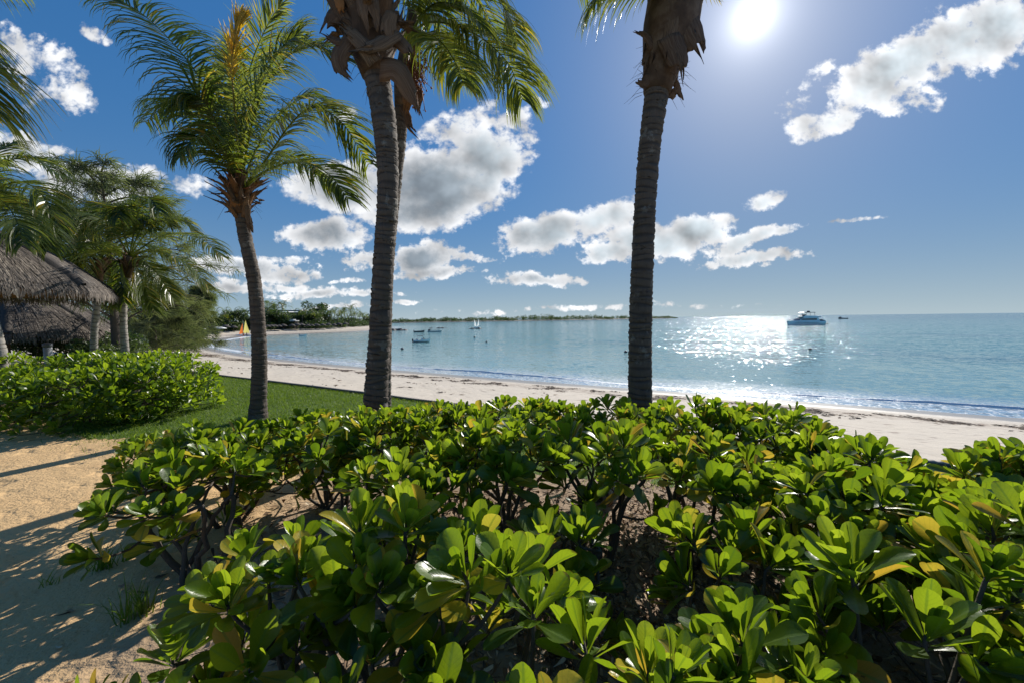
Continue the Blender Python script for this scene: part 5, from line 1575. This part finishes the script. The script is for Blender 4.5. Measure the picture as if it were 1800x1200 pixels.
sunshade(at_px(350, 9), 1.9, 1.9, 'pale beach umbrella nearest the drooping casuarina', m_white)
sunshade(at_px(384, 9), 2.6, 1.9, 'wider pale beach umbrella left of the catamaran sail', m_white, rise=.6)
DG = 'small thatched umbrellas on the far sand'
proto = None
for k, px in enumerate([372, 396, 410, 470, 477, 484, 491, 499, 515, 523, 531, 540, 549, 558, 567, 577, 587, 597, 608]):
    q = at_px(px, 10.5)
    lab = ['tiny dark thatched umbrella between the two pale sunshades', 'tiny dark thatched umbrella right of the wider pale sunshade', 'tiny dark thatched umbrella just left of the catamaran sail'][k] if k < 3 else 'one of the tiny dark thatched umbrellas in the shaded row beyond the fan-crowned trunk'
    if proto is None: proto = sunshade(q, 1.5, 1.9, lab, m_thatch, 'thatched umbrella', DG, 'thatched_umbrella', .8)
    else: copy_tree(proto, q, 0, rng.uniform(.9, 1.15), lab)

# hotel
m_wall = plain('hotel_wall', (.42, .38, .32), .8, .12, .4)
m_roofw = plain('hotel_roof', (.66, .62, .55), .8, .1, .5)
m_dark = plain('dark_opening', (.035, .035, .04), .3, .2)
m_pale = plain('pale_paint', (.62, .60, .56), .7, .08)
hb = np.array([-113.0, 199.0, 3.0]); hrot = R(12)


def hbox(c, s, name, mat, th, b, rot):
    V, F = box((0, 0, 0), s); V = V + np.array(c, float)
    ca, sa = math.cos(rot), math.sin(rot)
    V = np.stack([V[:, 0] * ca - V[:, 1] * sa, V[:, 0] * sa + V[:, 1] * ca, V[:, 2]], -1) + b
    return mk(name, V, F, mat, th, smooth=False)


th = thing('hotel_building', hb, 'low hotel with long pale flat roof and shaded balconies above the far trees', 'building')
hbox((0, 0, 3.2), (30, 9, 6.6), 'wall', m_wall, th, hb, hrot)
hbox((-4, -.3, 7.35), (24, 11, .5), 'roof', m_roofw, th, hb, hrot)
hbox((11, -1.2, 5.95), (9.5, 10.5, .4), 'roof', m_roofw, th, hb, hrot)
for k in range(6):
    wv = hbox((-12.5 + k * 4.2, -4.56, 5.0), (2.6, .14, 1.9), 'window', m_dark, th, hb, hrot)
    hbox((-12.5 + k * 4.2, -5.0, 3.75), (3.4, 1.0, .9), 'balcony', m_pale, th, hb, hrot)
    hbox((-12.5 + k * 4.2, -4.56, 1.9), (2.6, .14, 1.9), 'window', m_dark, th, hb, hrot)
for k in range(3):
    hbox((9 + k * 2.6, -4.56, 4.6), (1.9, .14, 1.5), 'window', m_dark, th, hb, hrot)
hbox((11.5, -5.0, 3.1), (8, 1.2, .9), 'balcony', m_pale, th, hb, hrot)
pb = at_px(512, 15)
th = thing('beach_pavilion', pb, 'small pale-roofed beach pavilion with dark open front among the far trees', 'pavilion')
hbox((0, 1.4, 1.5), (4.6, .2, 3.2), 'back_wall', m_wall, th, pb, .1)
for sx in (-2.2, 2.2):
    for sy in (-1.3, 1.2): hbox((sx, sy, 1.5), (.2, .2, 3.2), 'post', m_wood, th, pb, .1)
hbox((0, 0, 3.3), (5.4, 3.6, .35), 'roof', m_pale, th, pb, .1)
hbox((0, 0, 3.75), (3.2, 2.2, .5), 'roof_top', m_pale, th, pb, .1)

# ------------------------------------------------------------------ far coast across the water
fs0 = np.array([(690, 690, 62, 7), (760, 720, 58, 8), (830, 760, 58, 9), (900, 800, 58, 10.5), (930, 820, 60, 14), (990, 870, 60, 11.5), (1060, 960, 60, 11), (1120, 1080, 60, 11), (1160, 1180, 50, 9.5), (1192, 1260, 20, 5)], float)
pxs = np.linspace(600, 1194, 120)
dp = np.interp(pxs, fs0[:, 0], fs0[:, 1]); th_ = np.interp(pxs, fs0[:, 0], fs0[:, 3])
xx = (pxs - 900) / FPX * dp
taper = np.clip((1194 - pxs) / 25, .02, 1)
V = np.stack([np.stack([xx + k * 0, dp + a_ * 90, np.full(len(pxs), z)], -1) + np.array([0, 0, 0]) for k, (a_, z) in enumerate([(0, -.3), (.06, 1.0), (.3, 2.0), (1.0, 2.2), (2.5, 1.0)])], 1)
V[:, :, 2] *= np.where(V[:, :, 2] > 0, taper[:, None], 1)
m_far = plain('far_shore_ground', (.10, .10, .075), .9, .2, .02)
tag(mk('far_shore', V.reshape(-1, 3), grid_faces(len(pxs), 5)[:, ::-1], m_far), kind='structure')
A = Acc(); r = np.random.default_rng(31)
for k in range(620):
    px = r.uniform(640, 1190); D = np.interp(px, fs0[:, 0], fs0[:, 1]) + r.uniform(6, 70); tp = min(1, (1194 - px) / 22 + .25)
    hgt = np.interp(px, fs0[:, 0], fs0[:, 3]) * r.uniform(.45, 1.05) * tp * (1 + .25 * math.sin(px * .11) * math.sin(px * .037))
    s = r.uniform(3, 7); m = 46
    P = nrm(r.normal(0, 1, (m, 3))) * (r.uniform(.2, 1, (m, 1)) ** .5) * [s, s, hgt * .5] + [(px - 900) / FPX * D, D, hgt * .5 + 1]
    P[:, 2] = np.maximum(P[:, 2], .6)
    leaf_cloud(A, P, 1.0, r, .25 + r.normal(0, .12))
tag(A.build('woodland', m_bleaf), 'low dark wooded coast along the horizon across the bay', 'woodland', kind='stuff')

# low black rocks in the water
m_rock = plain('wet_rock', (.035, .032, .032), .7, .4, 2, .1, 4)


def rocks(px, py, wpx, hpx, seed, label):
    q = atz(px, py, 0.0); D = q[1]; w = wpx / FPX * D; h = hpx / FPX * D
    r = np.random.default_rng(seed); u_ = np.linspace(-1, 1, 34); v_ = np.linspace(-1, 1, 9)
    U, Vv = np.meshgrid(u_, v_, indexing='ij')
    z = h * np.clip((1 - U ** 2) ** .5 * (1 - Vv ** 2) ** .5 * (.55 + .45 * vnoise(U * 9, Vv * 3, seed)) + .25 * vnoise(U * 14, Vv * 5, seed + 1) * (1 - U ** 2), -.3, 2) - .12
    V = np.stack([q[0] + U * w / 2, q[1] + Vv * w * .22, z], -1).reshape(-1, 3)
    o = mk('reef_rock', V, grid_faces(34, 9)[:, ::-1], m_rock, org=(q[0], q[1], 0), smooth=False)
    tag(o, label, 'rock', 'low black rocks in the bay')


rocks(694, 581, 46, 6, 1, 'black rock spit at the headland foot beside the thick twin trunk')
rocks(775, 577, 22, 2.4, 2, 'thin dark reef behind the open fishing boat')
rocks(836, 578, 28, 3, 3, 'black reef right in front of the white-sailed dinghy')
rocks(757, 577, 9, 1.6, 4, 'tiny dark rock between the headland spit and the thin reef')

# ------------------------------------------------------------------ boats
m_hull = plain('boat_white', (.86, .85, .82), .3, .05, 1, **{'Coat Weight': .3})
m_hulld = plain('boat_dark', (.045, .05, .06), .4, .2)
m_glass, t = material('boat_glass'); t.out(t.pbsdf((.02, .025, .03), .08, None, Specular_IOR_Level=.6))
m_metal = plain('boat_metal', (.45, .45, .46), .35, .1, Metallic=.8)


def hull(L, B, H, sheer=.25, draft=.35, nst=16, transom=.8, bowx=1.0):
    """round-bilged hull, bow toward +X, waterline at z=0"""
    f = np.linspace(0, 1, nst); rows = []
    for k in f:
        bw = B / 2 * (1 - max(0, (k - .45) / .55) ** 2.2) * (transom + (1 - transom) * min(1, k / .35))
        zt = H * (1 + sheer * max(0, k - .3) ** 2 * 2)
        bow = max(0, (k - .8) / .2)
        row = []
        for g, zf in ((1.0, 1.0), (.985, .62), (.93, .25), (.80, -.15), (.45, -.7), (0, -1.0), (-.45, -.7), (-.80, -.15), (-.93, .25), (-.985, .62), (-1.0, 1.0)):
            z = zt * zf if zf > 0 else draft * zf * (1 - bow * .8)
            xo = L * (k - .5) + bow * (max(zf, -.6)) * L * .045 * bowx
            row.append((xo, bw * g * (1 - .35 * bow * (1 - max(zf, 0))), z))
        rows.append(row)
    V = np.array(rows).reshape(-1, 3); F = [grid_faces(nst, 11)]
    F.append(np.array([list(range(11))]))                      # transom
    deck = np.array([[i * 11, (i + 1) * 11, (i + 1) * 11 + 10, i * 11 + 10] for i in range(nst - 1)])
    return V, F, deck


def turn(V, b, rz, sc=1.0):
    V = np.asarray(V, float) * sc; ca, sa = math.cos(rz), math.sin(rz)
    return np.stack([V[:, 0] * ca - V[:, 1] * sa, V[:, 0] * sa + V[:, 1] * ca, V[:, 2]], -1) + b


def prism(prof, b0, b1=None):
    """side profile (x, z) given a half width, narrower toward the top"""
    prof = np.array(prof, float); n = len(prof); b1 = b0 if b1 is None else b1
    z0, z1 = prof[:, 1].min(), prof[:, 1].max(); wv = b0 + (b1 - b0) * (prof[:, 1] - z0) / max(z1 - z0, 1e-6)
    V = np.concatenate([np.stack([prof[:, 0], -wv, prof[:, 1]], -1), np.stack([prof[:, 0], wv, prof[:, 1]], -1)])
    i = np.arange(n); j = (i + 1) % n
    return V, [np.stack([i, j, j + n, i + n], -1), np.arange(n)[None, ::-1], np.arange(n)[None] + n]


def boat_base(px, py): return atz(px, py, 0.0)


def putp(th, name, VF, mat, b, rz, sc=1.0, smooth=False):
    return mk(name, turn(VF[0], b, rz, sc), VF[1], mat, th, smooth=smooth)


def rod(a, b, r=.03, k=6): return tube(np.array([a, b], float), [r, r], k)


# motor boat with a dark canopy frame
b = boat_base(741, 601.0); rz = R(14); sc = 28 / FPX * b[1] / 5.2
th = thing('motorboat', b, 'small white motorboat with a dark canopy frame moored inside the bay', 'motorboat', 'boats in the bay')
V, F, dk = hull(5.2, 1.9, .75, .5, .25)
putp(th, 'hull', (V, F), m_hull, b, rz, sc, True)
m_keel = plain('boat_bottom_stripe', (.03, .035, .045), .5)
band = V.copy(); band[:, 1] *= 1.012; band[:, 2] = np.clip(band[:, 2], -.3, .17); band[:, 0] = np.clip(band[:, 0], -2.62, 2.3)
putp(th, 'waterline_stripe', (band, F[0]), m_keel, b, rz, sc, True)
Vd = V.copy(); Vd[:, 2] -= .04
putp(th, 'deck', (Vd, [dk]), m_pale, b, rz, sc)
putp(th, 'console', prism([(-.2, .7), (.7, .7), (.55, 1.15), (-.1, 1.15)], .45, .38), m_hull, b, rz, sc)
putp(th, 'windscreen', prism([(.55, 1.1), (1.25, .85), (.55, 1.5), (.5, 1.5)], .65, .5), m_glass, b, rz, sc)
putp(th, 'outboard_motor', prism([(-2.9, -.1), (-2.65, -.1), (-2.55, .9), (-2.75, 1.15), (-3.0, 1.1), (-3.05, .8)], .2, .17), m_hulld, b, rz, sc)
for sx, sy in ((-1.4, .75), (-1.4, -.75), (.5, .75), (.5, -.75)): putp(th, 'canopy_post', rod((sx, sy, .7), (sx * .8, sy * .9, 1.95), .035), m_metal, b, rz, sc)
putp(th, 'canopy', prism([(-1.5, 1.95), (.65, 1.95), (.5, 2.06), (-1.3, 2.06)], .8, .7), m_hulld, b, rz, sc)
putp(th, 'seat', prism([(-1.7, .7), (-1.1, .7), (-1.1, .95), (-1.6, 1.2), (-1.7, 1.2)], .6), m_pale, b, rz, sc)

# open fishing boat with posts, and a small dark dinghy
b = boat_base(764, 583.5); rz = R(-6); sc = 24 / FPX * b[1] / 6
th = thing('fishing_boat', b, 'open low fishing boat with two upright posts and rail beyond the motorboat', 'fishing boat', 'boats in the bay')
V, F, dk = hull(6, 1.7, .5, .4, .2); putp(th, 'hull', (V, F), m_pale, b, rz, sc, True); Vd = V.copy(); Vd[:, 2] -= .06; putp(th, 'deck', (Vd, [dk]), m_hulld, b, rz, sc)
for sx in (-2.0, 2.0): putp(th, 'post', rod((sx, 0, .3), (sx, 0, 1.9), .07), m_hulld, b, rz, sc)
putp(th, 'rail', rod((-2.0, 0, 1.05), (2.0, 0, 1.0), .05), m_hulld, b, rz, sc)
putp(th, 'engine_box', prism([(-2.8, .4), (-2.1, .4), (-2.1, 1.2), (-2.7, 1.2)], .5), m_hulld, b, rz, sc)
b = boat_base(737, 583.8); rz = R(4); sc = 17 / FPX * b[1] / 4
th = thing('rowing_boat', b, 'dark low rowing boat just above the motorboat', 'rowing boat', 'boats in the bay')
V, F, dk = hull(4, 1.4, .5, .6, .2); putp(th, 'hull', (V, F), m_hulld, b, rz, sc, True); Vd = V.copy(); Vd[:, 2] -= .12; putp(th, 'deck', (Vd, [dk]), m_wood, b, rz, sc)
putp(th, 'outboard_motor', prism([(-2.3, 0), (-2.05, 0), (-2.05, .95), (-2.3, .95)], .13), m_hulld, b, rz, sc)
putp(th, 'thwart', prism([(.2, .42), (.6, .42), (.6, .55), (.2, .55)], .6), m_wood, b, rz, sc)
# white dinghy near the far sand
b = boat_base(533, 590.2); rz = R(10); sc = 11 / FPX * b[1] / 3.4
th = thing('dinghy', b, 'tiny white dinghy near the far sand below the pavilion', 'dinghy', 'boats in the bay')
V, F, dk = hull(3.4, 1.4, .65, .5, .2); putp(th, 'hull', (V, F), m_hull, b, rz, sc, True); Vd = V.copy(); Vd[:, 2] -= .06; putp(th, 'deck', (Vd, [dk]), m_pale, b, rz, sc)
putp(th, 'outboard_motor', prism([(-2.0, 0), (-1.72, 0), (-1.72, 1.0), (-2.0, 1.0)], .15), m_hulld, b, rz, sc)
# sailing dinghy with two white sails
m_sail, t = material('white_sail'); t.out(t.n('MixShader', {0: .5, 1: t.pbsdf((.82, .82, .80), .7), 2: t.n('BsdfTranslucent', {'Color': (.85, .85, .82, 1)}).outputs[0]}).outputs[0])


def sail_mesh(a, b_, c, belly=.12, n=7):
    a, b_, c = [np.array(v, float) for v in (a, b_, c)]; V = []
    nm = nrm(np.cross(b_ - a, c - a))
    for i in range(n + 1):
        f = i / n; l = a + (c - a) * f; r_ = b_ + (c - b_) * f
        for j in range(n + 1):
            g = j / n; V.append(l + (r_ - l) * g + nm * belly * math.sin(g * PI) * math.sin(min(1, f * 1.1) * PI))
    return np.array(V), [grid_faces(n + 1, n + 1)]


b = boat_base(838, 576.5); rz = R(8); sc = 15 / FPX * b[1] / 5.2
th = thing('sailing_dinghy', b, 'sailing dinghy with two white sails spread in a V beyond the black reef', 'sailing boat', 'boats in the bay')
V, F, dk = hull(3.6, 1.3, .4, .4, .15); putp(th, 'hull', (V, F + [dk]), m_hull, b, rz, sc, True)
putp(th, 'mast', rod((.0, 0, .3), (.15, 0, 5.2), .05), m_metal, b, rz, sc)
putp(th, 'mainsail', sail_mesh((-.08, 0, .8), (-1.5, .25, 1.3), (-1.25, .2, 5.2)), m_sail, b, rz, sc, True)
putp(th, 'jib', sail_mesh((.15, 0, .8), (1.5, -.2, 1.6), (1.3, -.15, 5.0)), m_sail, b, rz, sc, True)

# beach catamaran with the bright sail, and two people beside it
b = boat_base(431, 591.0); b[2] = .02; rz = R(195); sc = 1.0
th = thing('beach_catamaran', b, 'beach catamaran with an orange and yellow sail at the water edge', 'catamaran', 'boats in the bay')
for sy in (-1.0, 1.0):
    V, F, dk = hull(4.6, .42, .42, .5, .15); V[:, 1] += sy; putp(th, 'hull', (V, F + [dk]), m_hull, b, rz, sc, True)
putp(th, 'trampoline', prism([(-1.3, .5), (.7, .5), (.7, .56), (-1.3, .56)], .85), m_hulld, b, rz, sc)
putp(th, 'mast', rod((.6, 0, .5), (.45, 0, 5.6), .05), m_metal, b, rz, sc)
putp(th, 'boom', rod((.6, 0, 1.0), (-1.4, 0, .95), .04), m_metal, b, rz, sc)


def cloth(name, col_):
    m, t = material(name); t.out(t.n('MixShader', {0: .55, 1: t.pbsdf(col_, .6), 2: t.n('BsdfTranslucent', {'Color': (*col_, 1)}).outputs[0]}).outputs[0]); return m


putp(th, 'sail', sail_mesh((.55, 0, 1.05), (-1.5, .15, 1.1), (-.35, .05, 5.6)), cloth('yellow_sail', (.80, .72, .22)), b, rz, sc, True)
putp(th, 'jib', sail_mesh((1.9, -.05, .7), (.62, -.1, .95), (.62, 0, 4.5)), cloth('orange_sail', (.85, .22, .05)), b, rz, sc, True)
putp(th, 'rudder', prism([(-2.5, -.2), (-2.3, -.2), (-2.25, .6), (-2.45, .6)], .04), m_hulld, b, rz, sc)


def person(q, facing, label, shorts, arms, seed):
    th = thing('person', q, label, 'person', 'people beside the catamaran')
    J = {'pel': (0, 0, .92), 'che': (0, .0, 1.28), 'nek': (0, .0, 1.47), 'hea': (0, .02, 1.60), 'top': (0, .02, 1.72), 'hl': (-.09, 0, .86), 'hr': (.09, 0, .86), 'kl': (-.11, .07, .48), 'kr': (.11, -.03, .48), 'al': (-.12, -.02, .07), 'ar': (.12, -.12, .07), 'fl': (-.12, .14, .03), 'fr': (.12, .04, .03),
         'sl': (-.18, 0, 1.40), 'sr': (.18, 0, 1.40), 'el': (-.27, .05, 1.13), 'er': (.27, .05, 1.13), 'wl': (-.26, .25 * arms, .92 + .15 * arms), 'wr': (.26, .25 * arms, .92 + .15 * arms), 'ml': (-.25, .25 * arms + .08, .86 + .15 * arms), 'mr': (.25, .25 * arms + .08, .86 + .15 * arms)}
    rad = {'pel': .145, 'che': .155, 'nek': .06, 'hea': .095, 'top': .06, 'hl': .10, 'hr': .10, 'kl': .06, 'kr': .06, 'al': .04, 'ar': .04, 'fl': .035, 'fr': .035, 'sl': .06, 'sr': .06, 'el': .042, 'er': .042, 'wl': .032, 'wr': .032, 'ml': .04, 'mr': .04}
    E = [('pel', 'che'), ('che', 'nek'), ('nek', 'hea'), ('hea', 'top'), ('pel', 'hl'), ('pel', 'hr'), ('hl', 'kl'), ('kl', 'al'), ('al', 'fl'), ('hr', 'kr'), ('kr', 'ar'), ('ar', 'fr'), ('che', 'sl'), ('che', 'sr'), ('sl', 'el'), ('el', 'wl'), ('wl', 'ml'), ('sr', 'er'), ('er', 'wr'), ('wr', 'mr')]
    ks = list(J); me = bpy.data.meshes.new('body'); me.from_pydata([J[k] for k in ks], [(ks.index(a), ks.index(c)) for a, c in E], [])
    o = bpy.data.objects.new('body', me); COL.objects.link(o); o.parent = th
    o.modifiers.new('skin', 'SKIN'); sv = me.skin_vertices[0].data
    for k, s_ in zip(ks, sv): s_.radius = (rad[k], rad[k] * (.75 if k in ('pel', 'che') else 1))
    sv[0].use_root = True
    sb = o.modifiers.new('sub', 'SUBSURF'); sb.levels = sb.render_levels = 1
    o.data.materials.append(plain('skin_tone', (.30, .17, .11), .6))
    ORG[o.name] = np.zeros(3)
    A = Acc()
    for s_ in ('l', 'r'):
        V, F = tube(np.array([np.array(J['h' + s_]) + [0, 0, .10], J['h' + s_], np.array(J['h' + s_]) * .35 + np.array(J['k' + s_]) * .65]), [.125, .12, .10], 10); A.add(V, F)
    sh = mk('shorts', np.concatenate(A.V), [np.concatenate(v) for v in A.F.values()], shorts); sh.parent = th
    V, F = tube(np.array([(0, .0, 1.60), (0, -.01, 1.68), (0, 0, 1.745)]), [.098, .105, .05], 10); hr = mk('hair', V, F, plain('dark_hair', (.02, .015, .012), .7)); hr.parent = th
    th.rotation_euler = (0, 0, facing)
    return th


q1 = boat_base(428, 592.2); q2 = boat_base(434, 592.4)
q1[2] = -.12; q2[2] = -.12
person(q1, R(200), 'person in red shorts standing in front of the orange and yellow sail', plain('red_shorts', (.5, .04, .03), .8), 1, 1)
person(q2, R(150), 'person in dark shorts beside the catamaran hull, nearest the fan-crowned trunk', plain('dark_shorts', (.04, .03, .06), .8), 0, 2)

# motor yacht, bow to the left
b = boat_base(1415, 571.5); rz = PI + R(4); sc = 66 / FPX * b[1] / 20.0
th = thing('motor_yacht', b, 'large white motor yacht with flybridge lying on the glittering water', 'motor yacht', 'boats in the bay')
V, F, dk = hull(19.5, 5.2, 2.1, .12, .6, 20, .9, .6); putp(th, 'hull', (V, F + [dk]), m_hull, b, rz, sc, True)
st = V.copy(); st[:, 1] *= 1.01; st[:, 2] = np.clip(st[:, 2], .95, 1.35); putp(th, 'hull_window_band', (st, F[0][40:160]), m_glass, b, rz, sc, True)
putp(th, 'cabin', prism([(-6.5, 1.9), (5.6, 2.1), (4.0, 3.2), (2.2, 3.9), (-5.6, 3.9)], 2.3, 2.0), m_hull, b, rz, sc)
for s_ in (-1, 1):
    V, F = prism([(-4.6, 2.7), (4.2, 2.75), (3.3, 3.4), (-4.6, 3.5)], .03); V[:, 1] += s_ * 2.24; putp(th, 'window', (V, F), m_glass, b, rz, sc)
putp(th, 'windscreen', prism([(4.9, 2.62), (4.1, 3.2), (2.5, 3.83), (2.45, 3.95), (4.25, 3.3), (5.1, 2.7)], 1.9, 1.7), m_glass, b, rz, sc)
putp(th, 'flybridge', prism([(-6.8, 3.9), (1.8, 3.9), (2.6, 4.7), (1.2, 5.0), (-4.2, 4.7), (-7.6, 4.4)], 2.1, 1.8), m_hull, b, rz, sc)
putp(th, 'flybridge_windscreen', prism([(1.9, 4.7), (2.3, 4.75), (.6, 5.6), (.3, 5.6)], 1.6, 1.3), m_glass, b, rz, sc)
putp(th, 'hardtop', prism([(-4.6, 6.5), (2.6, 6.5), (1.8, 6.75), (-4.0, 6.8)], 1.7, 1.4), m_hulld, b, rz, sc)
for sx, sy in ((-4.2, 1.4), (-4.2, -1.4), (.6, 1.3), (.6, -1.3)): putp(th, 'hardtop_post', rod((sx, sy, 4.5), (sx * .95, sy, 6.55), .10), m_metal, b, rz, sc)
putp(th, 'radar_mast', prism([(-2.2, 6.8), (-1.2, 6.8), (-1.4, 7.5), (-2.0, 7.5)], .5), m_hulld, b, rz, sc)
putp(th, 'swim_platform', prism([(-11.2, .35), (-9.5, .35), (-9.5, .6), (-11.2, .6)], 2.2), m_wood, b, rz, sc)
putp(th, 'aft_cockpit', prism([(-9.6, 1.6), (-6.4, 1.6), (-6.4, 3.0), (-7.6, 3.0), (-9.3, 2.4)], 2.2, 2.0), m_hulld, b, rz, sc)
putp(th, 'bow_rail', rod((2.0, 1.9, 2.9), (9.6, .3, 3.1), .06), m_metal, b, rz, sc)
b = boat_base(1482, 560.5); rz = PI; sc = 16 / FPX * b[1] / 9
th = thing('fishing_boat', b, 'far dark open boat on the bright water right of the yacht', 'fishing boat', 'boats in the bay')
V, F, dk = hull(9, 2.2, .8, .4, .3); putp(th, 'hull', (V, F + [dk]), m_hulld, b, rz, sc, True)
putp(th, 'wheelhouse', prism([(2.2, .8), (3.6, .8), (3.2, 1.9), (2.3, 1.9)], .6), m_hulld, b, rz, sc)

# mooring buoys
m_buoy = plain('buoy_dark', (.04, .04, .05), .5)
for (px, py, r0, lab) in [(1424, 614.5, .20, 'dark mooring buoy in the sun glitter below the yacht'), (1100, 619, .20, 'dark mooring buoy at the left side of the lone palm trunk'), (707, 613.5, .22, 'dark mooring buoy right of the thick twin trunk, nearer than the motorboat'),
                         (834, 593, .22, 'tiny mooring buoy below the white-sailed dinghy'), (855, 601, .18, 'tiny mooring buoy right of the motorboat, nearer than the one below the dinghy')]:
    q = boat_base(px, py); th = thing('mooring_buoy', q, lab, 'buoy', 'mooring buoys')
    z = np.array([-.9, -.5, 0, .5, .85, 1.0]) * r0; V, F = tube(np.stack([np.full(6, q[0]), np.full(6, q[1]), z + .08], -1), np.sqrt(np.maximum(1 - (z / r0) ** 2, .02)) * r0 * 1.25, 12); mk('float', V, F, m_buoy, th)
    V, F = tube(np.array([q + [0, 0, r0], q + [0, 0, r0 + .14]]), [.03, .03], 6); mk('ring', V, F, m_metal, th)
